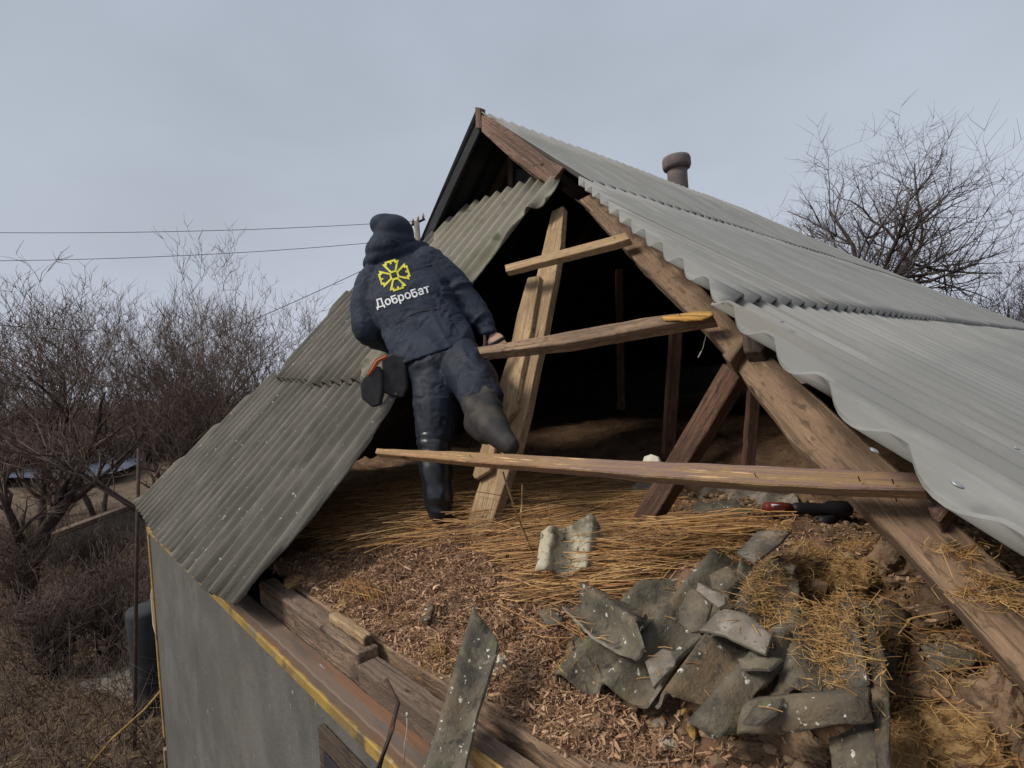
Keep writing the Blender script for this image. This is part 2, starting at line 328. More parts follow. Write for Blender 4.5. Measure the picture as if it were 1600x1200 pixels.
# walls
def boxm(name, lo, hi, m, parent=house, bev=.004):
    lo, hi = V(lo), V(hi); c = (lo + hi) / 2; h = (hi - lo) / 2
    bm = bmesh.new(); bmesh.ops.create_cube(bm, size=2); bmesh.ops.scale(bm, vec=h, verts=bm.verts)
    if bev: bmesh.ops.bevel(bm, geom=bm.edges[:], offset=min(bev, min(h) * .4), segments=1, affect='EDGES')
    me = bpy.data.meshes.new(name); bm.to_mesh(me); bm.free()
    return link(name, me, m, parent, Matrix.Translation(c))
WX0, WX1 = -4.83, .1
wall = boxm('wall', (WX0, .60, -.1), (WX1, .85, 2.47), G['wall'])
boxm('wall', (WX0, .853, -.1), (WX0 + .25, 13, 2.47), G['wall']); boxm('wall', (WX1 - .25, .853, -.1), (WX1, 13, 2.47), G['wall']); boxm('wall', (WX0 + .253, 12.75, -.1), (WX1 - .253, 13, 2.47), G['wall'])
prism('wall_trim', [(WX0 - .03, .588, 2.5), (WX1, .588, 2.5), (WX1, .588, 2.462), (WX0 - .03, .588, 2.462)], -YA, .04, G['yellow'], house, jag=.0022, step=.04)
prism('wall_trim', [(WX0 - .04, .59, 2.455), (WX0 + .015, .59, 2.455), (WX0 + .012, .59, .9), (WX0 - .045, .59, .9)], -YA, .03, G['yellow'], house, jag=.003)
prism('wall_trim', [(WX0 - .10, .59, .78), (WX0 - .05, .59, .78), (WX0 - .05, .59, .05), (WX0 - .10, .59, .05)], -YA, .03, G['yellow'], house, jag=.003)
# small window low in the wall
wp = Plane((0, .6, 0), (0, -1, 0))
wl, wr, wt = wp(508, 1130).x, wp(640, 1190).x, wp(520, 1140).z
win = boxm('window', (wl, .575, wt - .9), (wr, .597, wt), G['woodk'])
adopt(boxm('pane', (wl + .05, .568, wt - .85), (wr - .05, .572, wt - .05), G['glass'], None), win)
adopt(boxm('curtain', (wl + .16, .560, wt - .85), (wr - .2, .565, wt - .3), G['white'], None), win)
# wall plates (beam courses at the foot of the stripped slope)
def plate(y0, y1, zt, zb, m, x0, x1, seed, name='wall_plate', dy=0.):
    return prism(name, [(x0, y0, zt), (x1, y0 + dy, zt), (x1, y1 + dy, zt), (x0, y1, zt)], Z, zt - zb, m, house, jag=.0045, step=.05, bev=.004, seed=seed)
plate(.596, .664, 2.535, 2.475, G['rust'], -3.2, .2, 1)
plate(.668, .735, 2.625, 2.477, G['woodg'], -2.42, -1.50, 2)
plate(.662, .73, 2.60, 2.477, G['woodg'], -1.49, .2, 3)
plate(.758, .86, 2.615, 2.48, G['woodb'], -2.4, .2, 4)
plate(.70, .735, 2.655, 2.628, G['wood'], -1.78, -1.52, 5, 'board')

# attic floor: clay and rubble height field
def fz(x, y):
    t = max(0, min(1, (y - .82) / .55)); t = t * t * (3 - 2 * t)
    z = 2.61 + .13 * t
    z += .05 * math.exp(-((x + 2.1) ** 2 / .5 + (y - 1.35) ** 2 / .12))
    z += .045 * t * noise.noise(V((x * 2.1, y * 2.1, 1))) + .035 * t * noise.noise(V((x * 6, y * 6, 2))) + .016 * noise.noise(V((x * 17, y * 17, 5))) + .014 * noise.noise(V((x * 41, y * 41, 7))) + .028 * (1 if y > .9 else .3) * noise.noise(V((x * 11, y * 11, 31))) + .03 * t * max(0, noise.noise(V((x * 9, y * 9, 15))))
    z += .13 * math.exp(-((x + .72) ** 2 / .38 + (y - 1.55) ** 2 / .13))
    if y > 3.2: z += .14 * min(1, (y - 3.2) / .5)
    if x > .0: z -= .16 * min(1, x / .3)
    return z
def build_floor():
    xs = [-5.0 + .1 * i for i in range(20)] + [-3.0 + .018 * i for i in range(178)]; ys = [.80 + .016 * i for i in range(100)] + [2.4 + .07 * i for i in range(45)] + [5.6 + .5 * i for i in range(14)]
    nx = len(xs); vs = [(x, y, fz(x, y)) for y in ys for x in xs]
    fs = [(j * nx + i, j * nx + i + 1, (j + 1) * nx + i + 1, (j + 1) * nx + i) for j in range(len(ys) - 1) for i in range(nx - 1)]
    link('attic_floor', newmesh('attic_floor', vs, fs, True), G['clay'], house)
build_floor()
def onfloor(px_, py_, lift=0.):
    r = ray(px_, py_); t = .5 / F
    while t < 9 / F:
        p = CAM + r * t
        if p.y > .75 and p.z < fz(p.x, p.y): break
        t += .01 / F
    p = CAM + r * t; return V((p.x, p.y, p.z + lift))

# main roof: rows of sheets
def rect(pl_org, s0, s1, y0, y1, D): return [pl_org + D * s0 + YA * y0, pl_org + D * s1 + YA * y0, pl_org + D * s1 + YA * y1, pl_org + D * s0 + YA * y1]
def clip2(poly, a, b, keep):      # 2D (s,y) half plane clip: keep side where cross >= 0
    outp = []
    def sd_(p): return ((b[0] - a[0]) * (p[1] - a[1]) - (b[1] - a[1]) * (p[0] - a[0])) * keep
    for i in range(len(poly)):
        p, q = poly[i], poly[(i + 1) % len(poly)]; sp, sq = sd_(p), sd_(q)
        if sp >= 0: outp.append(p)
        if (sp >= 0) != (sq >= 0): t = sp / (sp - sq); outp.append((p[0] + (q[0] - p[0]) * t, p[1] + (q[1] - p[1]) * t))
    return outp
O1, O2 = V((XR, 0, ZR)), V((XM, 0, ZM)); SM = (O2 - O1).length
def sy(plane_o, D, P): d = P - plane_o; return (d.dot(D), d.y)
# front edge on the lower plane follows the hip, far edge the other hip
fa = [sy(O2, D2, P2(*p)) for p in ((940, 312), (1000, 366), (1060, 414), (1115, 466), (1200, 556), (1290, 640), (1400, 706), (1480, 775), (1600, 880))]
slope_s, slope_y = fa[-1][0] - fa[1][0], fa[-1][1] - fa[1][1]
FARY = 15.5
def far_at(s_total): return 6.9 + s_total * 3.6
PITCH = .108
def mainrow(O, D, N_, s0, s1, sbase, lift, front, seed, edge=None):
    y = front; k = 0; r = random.Random(seed)
    while y < far_at(sbase + s1) - .05 and y < 18:
        y2 = y + PITCH * 10
        poly = [(s0, y - PITCH * .0), (s1, y), (s1, y2 + .03), (s0, y2 + .03)]
        if edge:
            poly = clip_edge(poly, edge)
        fa_, fb_ = (0 - sbase, far_at(0)), (3 - sbase, far_at(3))
        poly = clip2(poly, fa_, fb_, -1)
        if len(poly) > 2 and abs(sum(poly[i][0] * poly[(i + 1) % len(poly)][1] - poly[(i + 1) % len(poly)][0] * poly[i][1] for i in range(len(poly)))) > .01:
            p3 = [O + D * s + YA * y_ + N_ * (.004 * (k % 2)) for s, y_ in poly]
            corr('roof_sheet', p3, N_, D, G['main'], house, pitch=PITCH, amp=.0175, phase=O + D * s0 + YA * front + N_ * (.004 * (k % 2)), lift=lift, seg=10, vcuts=.4, jag=.0)
        y = y2; k += 1
def clip_edge(poly, edge):
    (p0, p1, sgn) = edge; return clip2(poly, p0, p1, sgn)
mainrow(O1, D1, N1, 0, SM + .06, 0, .020, Y0, 1)
edge = (fa[1], fa[-1], 1)
yb = fa[-1][1] - 1.2
# front start chosen so that every sheet edge crosses the sloping cut line
mainrow(O2 + N2 * .002, D2, N2, -.02, 1.66, SM, .013, 1.0 - .075, 2, edge)
mainrow(O2 + N2 * .000, D2, N2, 1.62, 3.0, SM, .018, .40, 3, edge)
# roofing nails with washers
for (a_, b_) in ((1496, 757), (1366, 704), (1221, 502), (1588, 700)):
    p = P2.off(.024)(a_, b_); bm = bmesh.new(); bmesh.ops.create_uvsphere(bm, u_segments=14, v_segments=8, radius=.0085 if a_ == 1496 else .006)
    bmesh.ops.scale(bm, vec=(1, 1, .35), verts=bm.verts); me = bpy.data.meshes.new('roofing_nail'); bm.to_mesh(me); bm.free(); me.shade_smooth()
    link('roofing_nail', me, G['metal'], house, frame(p, D2, N2))
# left slope (mostly seen from below), ending along the left hip
NL = V((-math.sin(A1), 0, math.cos(A1))); DL = V((-math.cos(A1), 0, -math.sin(A1)))
def left_row(s0, s1):
    yy = Y0 if s0 < 1 else .6
    while yy < 17.5:
        poly = clip2([(s0, yy), (s1, yy), (s1, yy + 1.08), (s0, yy + 1.08)], (0, 6.95), (3, 6.95 + 10.8), -1)
        if s0 > 1: poly = clip2(poly, (1.3, 2.95), (3.6, 1.05), 1)
        if len(poly) > 2:
            corr('roof_sheet', [O1 + DL * s + YA * q for s, q in poly], NL, DL, G['felt'], house, pitch=PITCH * 1.4, amp=.02, phase=O1 + DL * s0 + YA * Y0, lift=.012, seg=6, vcuts=.6)
        yy += 1.05
left_row(0, 1.3); left_row(1.25, 2.5); left_row(2.45, 3.5)
# far hip closing the roof
q = [V((XR, 6.95, ZR - .06)), O2 + V((0, far_at(SM) + .1, -.07)), O2 + D2 * 2.6 + V((0, far_at(SM + 2.6) + .1, -.07)), V((-4.9, 6.9 + 3.6 * 3, 2.4))]
link('far_slope', newmesh('far_slope', q, [(0, 1, 3), (1, 2, 3)]), G['felt'], house)
# dark sheets added under the right slope so the opening stays black
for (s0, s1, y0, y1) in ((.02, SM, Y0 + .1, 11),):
    link('dark_backing', newmesh('dark_backing', [O1 + D1 * s + YA * y - N1 * .06 for s, y in ((s0, y0), (s1 - .25, y0 + .35), (s1, y0 + .9), (s1, y1), (s0, y1))], [(0, 1, 2, 3, 4)]), G['woodk'], house)
boxm('light_block', (-4.99, 1.95, 2.5), (-4.93, 12.7, 3.38), G['woodk']); boxm('light_block', (.02, 1.15, 2.5), (.08, 12.7, 3.03), G['woodk'])  # added dark panels that shut out daylight showing beneath the eaves
link('dark_backing', newmesh('dark_backing', [O2 + D2 * s + YA * y - N2 * .10 for s, y in ((0, fa[1][1] + .75), (2.3, fa[-1][1] + .5), (2.3, 14), (0, 11))], [(0, 1, 2, 3)]), G['woodk'], house)
# gable boards
GP = Plane((0, Y0 - .012, 0), (0, -1, 0))
prism('verge_board', px([(752, 180), (768, 184), (858, 250), (880, 262), (858, 290), (790, 240), (752, 205)], GP), -YA, .03, G['woodr'], house, jag=.002)
prism('verge_board', px([(790, 232), (862, 276), (852, 292), (795, 246)], Plane((0, Y0 + .10, 0), (0, -1, 0))), -YA, .03, G['woodb'], house)
prism('ridge_post', px([(742, 167), (750, 168), (752, 200), (743, 200)], GP), -YA, .05, G['woodg'], house)
prism('verge_board', px([(745, 190), (752, 200), (672, 372), (660, 372)], Plane((0, Y0 + .01, 0), (0, -1, 0))), -YA, .02, G['felt'], house)
# little gable panel and king post inside
prism('gable_panel', px([(800, 262), (850, 270), (872, 288), (818, 312), (798, 300)], Plane((0, Y0 + .35, 0), (0, -1, 0))), -YA, .02, G['felt'], house)
prism('king_post', px([(793, 238), (801, 238), (800, 320), (793, 320)], Plane((0, Y0 + .32, 0), (0, -1, 0))), -YA, .05, G['woodk'], house)
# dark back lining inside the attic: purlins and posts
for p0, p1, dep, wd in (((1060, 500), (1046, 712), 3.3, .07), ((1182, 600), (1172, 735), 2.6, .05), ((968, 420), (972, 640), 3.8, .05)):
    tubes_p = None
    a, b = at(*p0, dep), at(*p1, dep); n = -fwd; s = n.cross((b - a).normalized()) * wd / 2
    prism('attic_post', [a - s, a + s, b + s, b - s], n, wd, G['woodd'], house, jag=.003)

# hip rafter and exposed carpentry
RP = HIP.off(-.05)
prism('hip_rafter', px([(905, 312), (930, 300), (985, 345), (1060, 412), (1165, 520), (1280, 623), (1395, 727), (1492, 815), (1600, 915), (1720, 1030), (1730, 1190), (1600, 1062), (1464, 912), (1350, 795), (1232, 680), (1110, 522), (1000, 415)], RP), HN, .06, G['woodb'], house, jag=.004, step=.06, bev=.004, xdir=RP(1600, 990) - RP(915, 306))
_t = HIP.off(-.03)(871, 326); _b = onfloor(735, 866, -.02)
CP = Plane(_t, XA.cross(_t - _b)); CPN = CP.n if CP.n.dot(CAM - _t) > 0 else -CP.n
prism('common_rafter', px([(862, 330), (880, 322), (876, 380), (866, 440), (850, 520), (838, 570), (824, 640), (808, 700), (790, 750), (752, 866), (716, 858), (742, 775), (764, 710), (787, 640), (806, 570), (820, 510), (838, 430)], CP), CPN, .045, G['wood'], house, jag=.003, xdir=CP(865, 330) - CP(735, 860))
CP2 = Plane(_t + CPN * .032, CPN)
prism('sister_plank', px([(824, 434), (843, 430), (828, 520), (812, 590), (803, 640), (784, 664), (779, 650), (777, 608), (796, 548), (808, 490)], CP2), CPN, .03, G['wood'], house, jag=.003, xdir=CP(830, 434) - CP(790, 650))
prism('sister_plank', px([(757, 680), (775, 690), (765, 735), (742, 748), (738, 742)], CP2.off(.004)), CPN, .02, G['wood'], house, jag=.004)
B1 = HIP.off(.034)
prism('batten', px([(788, 414), (978, 363), (983, 372), (960, 380), (790, 424)], B1), HN, .035, G['wood'], house, jag=.002)
prism('batten', px([(745, 542), (830, 528), (1000, 497), (1108, 483), (1114, 494), (1010, 512), (880, 537), (750, 552)], B1), HN, .045, G['woodb'], house, jag=.003)
prism('split_wood', px([(1034, 493), (1066, 490), (1090, 485), (1112, 485), (1115, 490), (1098, 498), (1070, 500), (1038, 499)], HIP.off(.045)), HN, .01, G['fresh'], house, jag=.004, step=.02)
prism('batten', px([(588, 700), (640, 702), (800, 709), (930, 716), (1010, 720), (1200, 727), (1441, 738), (1448, 766), (1300, 763), (1100, 751), (1008, 744), (900, 734), (760, 724), (585, 708)], B1.off(.008)), HN, .03, G['wood2'], house, jag=.0025, xdir=B1(1441, 750) - B1(588, 704))
prism('mortar_blob', px([(1004, 722), (1006, 713), (1016, 709), (1027, 713), (1030, 722)], B1.off(-.006)), HN, .03, G['plaster'], house, jag=.003, step=.01)
for a_, b_, off in ((852, 524, .038), (905, 508, .04), (1062, 492, .05), (960, 371, .04), (1342, 748, .055), (1395, 752, .055), (1180, 742, .05), (735, 712, .05), (1150, 560, .0), (1400, 780, .0), (815, 395, .04)):
    p = HIP.off(off)(a_, b_); dd = (HN + V((.3 * noise.noise(p * 40), .2, .3 * noise.noise(p * 31)))).normalized()
    tubes('nail', [[(p - dd * .006, .0011), (p + dd * .003, .0011), (p + dd * .0045, .0016)]], G['rmetal'], house, sides=5)
# strut standing behind
a, b = RP.off(-.02)(1142, 578), onfloor(985, 842)
dn = (a - b).normalized(); sn = V((-.35, -1, 0)); sn = (sn - dn * sn.dot(dn)).normalized(); sw = sn.cross(dn) * .035
prism('strut', [a - sw, a + sw, b + sw * 1.1, b - sw * 1.1], sn, .05, G['woodd'], house, jag=.003)
# cleats sticking out under the sheets by the rafter
for poly, m in (([(1158, 522), (1180, 517), (1200, 532), (1190, 548), (1162, 550)], 'woodk'), ([(1128, 553), (1160, 523), (1166, 530), (1140, 566)], 'woodb'), ([(1448, 790), (1466, 768), (1492, 785), (1468, 815)], 'woodr')):
    prism('cleat', px(poly, HIP.off(-.01)), HN, .05, G[m], house, jag=.002)
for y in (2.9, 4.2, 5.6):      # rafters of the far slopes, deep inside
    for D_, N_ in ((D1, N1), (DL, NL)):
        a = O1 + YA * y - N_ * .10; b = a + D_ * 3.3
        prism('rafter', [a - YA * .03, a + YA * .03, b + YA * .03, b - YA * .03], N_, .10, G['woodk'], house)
# remaining hip sheets: lower row and upper row
right_b = [(390, 958), (428, 908), (465, 861), (516, 795), (552, 746), (580, 708), (637, 625)]
HP = HIP.off(.03)
def hx(x, z_): return V((x, .56 + (z_ - 2.6), z_))
low_top = 3.52
def hsheet(x0, x1, z0, z1, m, lift, top=None, extra=None, jag=.004, name='hip_sheet', dz=0.):
    poly = [hx(x0, z0), hx(x1, z0), hx(x1, z1), hx(x0, z1)] if extra is None else extra
    poly = [p + HN * (.03 + dz) for p in poly]
    corr(name, poly, HN, HD, m, house, pitch=.134, amp=.0215, phase=hx(-2.19, z0) + HN * (.03 + dz), lift=lift, jag=jag, step=.04, seg=12, vcuts=.3, seed=int(x0 * 10), rough=.002, rim_m=G['rim'])
hsheet(-5.16, -4.0, 2.585, 3.6, G['hip'], .0, extra=[HIP(217, 790), hx(-4.0, 2.585), hx(-4.0, 3.5), HIP(432, 588), HIP(320, 692)])
hsheet(-4.02, -3.28, 2.58, 3.5, G['hip'], .0, dz=.008)
hsheet(-3.30, -2.56, 2.575, 3.47, G['hip'], .0, dz=.016)
hsheet(-2.58, -2.19, 2.57, 3.5, G['hip'], .0, dz=.024, extra=[hx(-2.585, 2.57)] + px(right_b[:], HIP) + [hx(-2.195, 3.52), hx(-2.585, 3.52)])
UP = .036
hsheet(0, 0, 0, 0, G['hip'], 0, dz=UP, extra=[HIP(440, 600), hx(-3.36, 3.44), hx(-3.36, 4.5), HIP(640, 415), HIP(548, 468)])
hsheet(0, 0, 0, 0, G['hip'], 0, dz=UP + .009, extra=[hx(-3.38, 3.41), hx(-2.66, 3.41), hx(-2.66, 4.58), HIP(690, 372), HIP(640, 415)])
hsheet(0, 0, 0, 0, G['moss'], 0, dz=UP + .018, extra=[hx(-2.68, 3.42), HIP(635, 632), HIP(700, 540), HIP(757, 450), HIP(770, 428), HIP(812, 382), HIP(830, 352), HIP(866, 330), HIP(887, 288), HIP(835, 300), HIP(742, 335), HIP(700, 366)])
prism('hip_board', px([(640, 402), (700, 345), (770, 318), (772, 322), (702, 352), (650, 408)], HIP.off(.02)), HN, .02, G['woodb'], house)
# torn felt under the left edge
prism('torn_felt', px([(468, 568), (476, 545), (505, 512), (540, 480), (556, 440), (600, 430), (560, 500), (500, 570), (440, 600)], HIP.off(-.02)), HN, .006, G['felt'], house, jag=.01)
# chimney pipe
cb = at(1061, 310, 6.9); ch = empty('chimney_pipe', cb); adopt(ch, house)
def lathe(name, prof, m, loc, parent, n=28, tilt=None):
    vs, fs = [], []
    for r, z in prof:
        for i in range(n): a = 2 * math.pi * i / n; vs.append((r * math.cos(a), r * math.sin(a), z))
    for j in range(len(prof) - 1):
        for i in range(n): fs.append((j * n + i, j * n + (i + 1) % n, (j + 1) * n + (i + 1) % n, (j + 1) * n + i))
    me = newmesh(name, vs, fs); 
    for p in me.polygons: p.use_smooth = True
    mw = Matrix.Translation(loc)
    return link(name, me, m, parent, mw)
s = 6.9 / F
bpy.data.objects.remove(ch)
pipe = lathe('chimney_pipe', [(15.5 * s, -.5), (15.0 * s, .25), (15.5 * s, 50 * s), (12 * s, 50 * s), (12 * s, 30 * s)], G['pipe'], cb, house)
lathe('chimney_cap', [(16 * s, 44 * s), (20 * s, 46 * s), (21.5 * s, 50 * s), (21.5 * s, 60 * s), (20 * s, 64 * s), (14 * s, 64.5 * s), (13 * s, 56 * s)], G['pipe'], cb, pipe)

# ------------------------------------------------------------------ stuff on the attic floor
FX = [(-2.45, .86), (.25, .86), (.25, 3.0), (-2.6, 3.0)]
def pxof(P):
    d = P - CAM; z = d.dot(fwd); return 800 + F * d.dot(right) / z, 600 + F * d.dot(down) / z
def inpoly(x, y, poly):
    c = False; n = len(poly)
    for i in range(n):
        (x1, y1), (x2, y2) = poly[i], poly[(i + 1) % n]
        if (y1 > y) != (y2 > y) and x < (x2 - x1) * (y - y1) / (y2 - y1) + x1: c = not c
    return c
def wpoly(pp): return [onfloor(*p).to_2d() for p in pp]
Z_LIT = wpoly([(425, 905), (455, 850), (560, 830), (720, 838), (800, 800), (880, 880), (930, 960), (870, 1030), (960, 1100), (1080, 1190), (1180, 1210), (960, 1200), (860, 1190), (760, 1090), (600, 1030), (520, 985)])
Z_STR = wpoly([(455, 850), (520, 780), (600, 745), (800, 745), (960, 770), (1010, 800), (980, 870), (900, 890), (830, 890), (760, 850), (600, 850)])
Z_STR2 = wpoly([(820, 925), (900, 890), (1030, 850), (1150, 830), (1180, 850), (1090, 880), (960, 950), (880, 950)])
class Bag:
    def __init__(s): s.v = []; s.f = []
    def chip(s, p, u, v_, n, curl):
        b = len(s.v)
        for i, a in enumerate((-1, 0, 1)):
            for c in (-1, 1):
                s.v.append(p + u * a + v_ * c * (1 - .45 * abs(a)) + n * (curl * (1 - a * a)))
        s.f += [(b, b + 1, b + 3, b + 2), (b + 2, b + 3, b + 5, b + 4)]
    def stalk(s, pts, r):
        b = len(s.v); k = len(pts)
        for i, p in enumerate(pts):
            d = (pts[min(i + 1, k - 1)] - pts[max(i - 1, 0)]).normalized(); a = d.cross(Z)
            if a.length < .05: a = V((1, 0, 0))
            a.normalize(); c = d.cross(a)
            for t in range(3): s.v.append(p + a * (r * math.cos(t * 2.094)) + c * (r * math.sin(t * 2.094)))
        for i in range(k - 1):
            for t in range(3): q = b + i * 3; s.f.append((q + t, q + (t + 1) % 3, q + 3 + (t + 1) % 3, q + 3 + t))
    def done(s, name, m, smooth=False, flat=False):
        return link(name, newmesh(name, s.v, s.f, smooth), m)
def rdir(r, flat=.5):
    d = V((r.gauss(0, 1), r.gauss(0, 1), r.gauss(0, 1) * flat)); return d.normalized()
lit = Bag(); r = random.Random(3); cnt = 0
while cnt < 60000:
    x, y = r.uniform(-2.6, .3), r.uniform(.765, 2.3)
    a = inpoly(x, y, Z_LIT)
    if not a:
        if r.random() > .14 or inpoly(x, y, Z_STR): continue
    if a and noise.noise(V((x * 5, y * 5, 4))) < -.25 and r.random() < .6: continue
    u = rdir(r, .5); n = (Z + rdir(r) * .9).normalized(); v_ = n.cross(u).normalized()
    sc_ = r.choice((.0018, .0026, .0036, .005, .0066)) * r.uniform(.6, 1.3)
    lit.chip(V((x, y, fz(x, max(y, .8)) + r.uniform(0, .026 if a else .006))), u * sc_ * r.uniform(1, 2.8), v_ * sc_ * r.uniform(.3, .6), n, sc_ * r.uniform(-.9, 1.3)); cnt += 1
for i in range(1300):
    x, y = r.uniform(-2.5, .25), r.uniform(.8, 1.9)
    if not inpoly(x, y, Z_LIT) and r.random() < .7: continue
    u = rdir(r, .6); n = (Z + rdir(r)).normalized(); v_ = n.cross(u).normalized(); sc_ = r.uniform(.006, .013)
    lit.chip(V((x, y, fz(x, y) + r.uniform(.004, .03))), u * sc_ * r.uniform(.8, 1.5), v_ * sc_ * r.uniform(.4, .8), n, sc_ * r.uniform(.2, .9))
for i in range(42000):
    x, y = r.uniform(-2.5, .2), r.uniform(.8, 1.7)
    if not inpoly(x, y, Z_LIT): continue
    p = V((x, y, fz(x, y) + r.uniform(.002, .028))); dd = rdir(r, .6) * r.uniform(.006, .022); lit.stalk([p - dd, p + rdir(r) * .006, p + dd], r.uniform(.0005, .0011))
tag(lit.done('leaf_litter', G['litter'], flat=True), 'brown shredded leaf litter spread over the clay by the wall plates', 'leaf litter', kind='stuff')
st = Bag(); r = random.Random(5)
d1 = (onfloor(880, 795) - onfloor(520, 865)); d1.z = 0; d1.normalize()
d2 = (onfloor(1100, 850) - onfloor(880, 935)); d2.z = 0; d2.normalize()
def strands(poly, d, n, l0, l1, top, spread, rr=(.0011, .0024), pile=None):
    k = 0; xs = [p[0] for p in poly]; ys = [p[1] for p in poly]; tries = 0; bc = (0, 0); bd = d; bh = 0
    while k < n and tries < n * 60:
        tries += 1
        if tries % 30 == 1:
            bc = (r.uniform(min(xs), max(xs)), r.uniform(min(ys), max(ys))); bd = (d + V((r.gauss(0, spread * 1.5), r.gauss(0, spread * 1.5), 0))).normalized(); bh = r.uniform(0, top * .8)
        x, y = bc[0] + r.gauss(0, .10), bc[1] + r.gauss(0, .04)
        if not inpoly(x, y, poly): continue
        dd = (bd + V((r.gauss(0, spread * .5), r.gauss(0, spread * .5), 0))).normalized(); Lh = r.uniform(l0, l1); h = r.uniform(0, top * .5) + bh; tilt = r.gauss(0, .05)
        bend = r.gauss(0, .03); side = V((-dd.y, dd.x, 0)); pts = []
        for i in range(6):
            t = i / 5 - .5; q = V((x, y, 0)) + dd * (t * Lh) + side * (bend * (1 - 4 * t * t))
            pts.append(V((q.x, q.y, max(fz(q.x, q.y) - .004, fz(x, y) + h + tilt * t * Lh - .015 * abs(t)) + h * .4)))
        if pts[0].y < .8 or pts[-1].y < .8: continue
        st.stalk(pts, r.uniform(*rr)); k += 1
strands(Z_STR, d1, 6200, .10, .5, .055, .17, (.0006, .0020))
strands(Z_STR, d1, 900, .08, .3, .06, .45)
strands(Z_STR2, d2, 1300, .10, .34, .045, .12, (.0006, .0019))
ALL = [V(p) for p in ((-2.5, .9), (.2, .9), (.2, 2.4), (-2.5, 2.4))]
strands(ALL, d1, 420, .03, .22, .03, 1.2, (.0006, .0016))
for (a_, b_, n_, rad) in ((575, 935, 30, .1), (880, 1010, 16, .1)):
    c = onfloor(a_, b_)
    for i in range(n_):
        p = c + V((r.gauss(0, rad), r.gauss(0, rad * .4), .03)); dd = V((-1, .25 + r.gauss(0, .2), r.gauss(0, .1))).normalized() if a_ < 700 else rdir(r, .3)
        st.stalk([p - dd * .12, p, p + dd * .12], .0018)
# two long bent reeds standing out of the straw
st.stalk([onfloor(842, 890, .01), at(806, 800, 1.72), at(790, 752, 1.72), at(786, 737, 1.72)], .0032)
st.stalk([onfloor(815, 868, .0), at(814, 800, 1.7), at(816, 757, 1.7)], .003)
st.stalk([onfloor(858, 868, .0), at(858, 820, 1.9), at(859, 793, 1.9)], .002)
for i in range(70):
    a_, b_ = r.uniform(1330, 1590), r.uniform(880, 1190); p = onfloor(a_, b_, r.uniform(.0, .05)); dd = rdir(r, .7) * r.uniform(.03, .12); st.stalk([p - dd, p + rdir(r) * .01, p + dd], r.uniform(.0008, .002))
tag(st.done('straw', G['straw']), 'reddish gold straw and reeds lying under the stripped rafters', 'straw', kind='stuff')
rub = Bag(); r = random.Random(12)
bmr = bmesh.new(); bmesh.ops.create_icosphere(bmr, subdivisions=1, radius=1); iv = [v.co.copy() for v in bmr.verts]; bmr.verts.ensure_lookup_table(); ifc = [[v.index for v in f.verts] for f in bmr.faces]; bmr.free()
for i in range(5200):
    x, y = r.uniform(-2.5, .35), r.uniform(.84, 2.6)
    if inpoly(x, y, Z_STR) and r.random() < .9: continue
    if inpoly(x, y, Z_LIT) and r.random() < .75: continue
    s_ = r.uniform(.003, .012) * (1.8 if r.random() < .08 else 1); c = V((x, y, fz(x, y) + s_ * .3)); b = len(rub.v); o_ = r.uniform(0, 99)
    for q in iv: rub.v.append(c + V((q.x * s_ * 1.2, q.y * s_, q.z * s_ * .8)) * (1 + .5 * noise.noise(q * 1.7 + V((o_, 0, 0)))))
    rub.f += [[b + k for k in f] for f in ifc]
rub_m = litmat('crumbled_clay', [(.17, .105, .06), (.26, .17, .105), (.11, .07, .045), (.36, .25, .16), (.14, .095, .065)])
tag(rub.done('clay_crumbs', rub_m), 'crumbled brown clay strewn between the slate pieces', 'clay crumbs', kind='stuff')

# ------------------------------------------------------------------ things lying on the attic floor
FN = V((-.12, -.22, 1)).normalized()
def slate(name, label, poly, ctr, lift, nrm=(0, 0, 1), wave=None, pitch=.15, amp=.02, m='frag', phase=None, jag=.003, group='broken roof slates on the attic floor', cat='slate piece', thick=.006, seed=0, rough=.0015, parts=None):
    c = onfloor(*ctr, lift); pl = Plane(c, nrm); p3 = px(poly, pl)
    wd = (pl(*wave[1]) - pl(*wave[0])) if wave else XA
    ph = pl(*phase) if phase else None
    o = corr(name, p3, pl.n, wd, G[m], None, pitch=pitch, amp=amp if wave else 0., thick=thick, phase=ph, jag=jag, step=.012, seg=12, vcuts=.03, seed=seed, rough=rough, rim_m=G['rim'])
    tag(o, label, cat, group); return o
S = 'slate_piece'
W0 = ((1060, 880), (940, 1085))
HC = onfloor(1050, 1000, .055); HPN = V((-.16, -.50, 1)).normalized()
def hs(name, label, poly, off, wave=None, pitch=.13, amp=.027, phase=None, m='frag', seed=0, jag=.003, tilt=None, thick=.0065, at_=None):
    n = tilt and V(tilt).normalized() or HPN
    base = Plane(HC + HPN * off, HPN); p0 = at_ and base(*at_) or HC + HPN * off
    pl = Plane(p0, n); wd = (pl(*wave[1]) - pl(*wave[0])) if wave else XA
    o = corr(name, px(poly, pl), pl.n, wd, G[m], None, pitch=pitch, amp=amp if wave else 0., thick=thick, phase=pl(*phase) if phase else None, jag=jag, step=.014, seg=14, vcuts=.05, seed=seed, rough=.0012, rim_m=G['rim'])
    return tag(o, label, 'slate piece', 'broken roof slates on the attic floor')
WV = ((1120, 872), (945, 1085))
hs(S, 'large slate piece of several waves at the left of the debris heap below the straw', [(1100, 868), (1160, 874), (1120, 960), (1085, 1030), (1012, 1096), (850, 1058), (890, 1005), (985, 935)], 0, WV, phase=(958, 1072), seed=1)
hs(S, 'large slate piece at the back right of the heap, half covered with hay', [(1158, 872), (1245, 898), (1236, 980), (1165, 1060), (1110, 1072), (1095, 1010), (1125, 940)], .012, WV, phase=(1150, 975), seed=3)
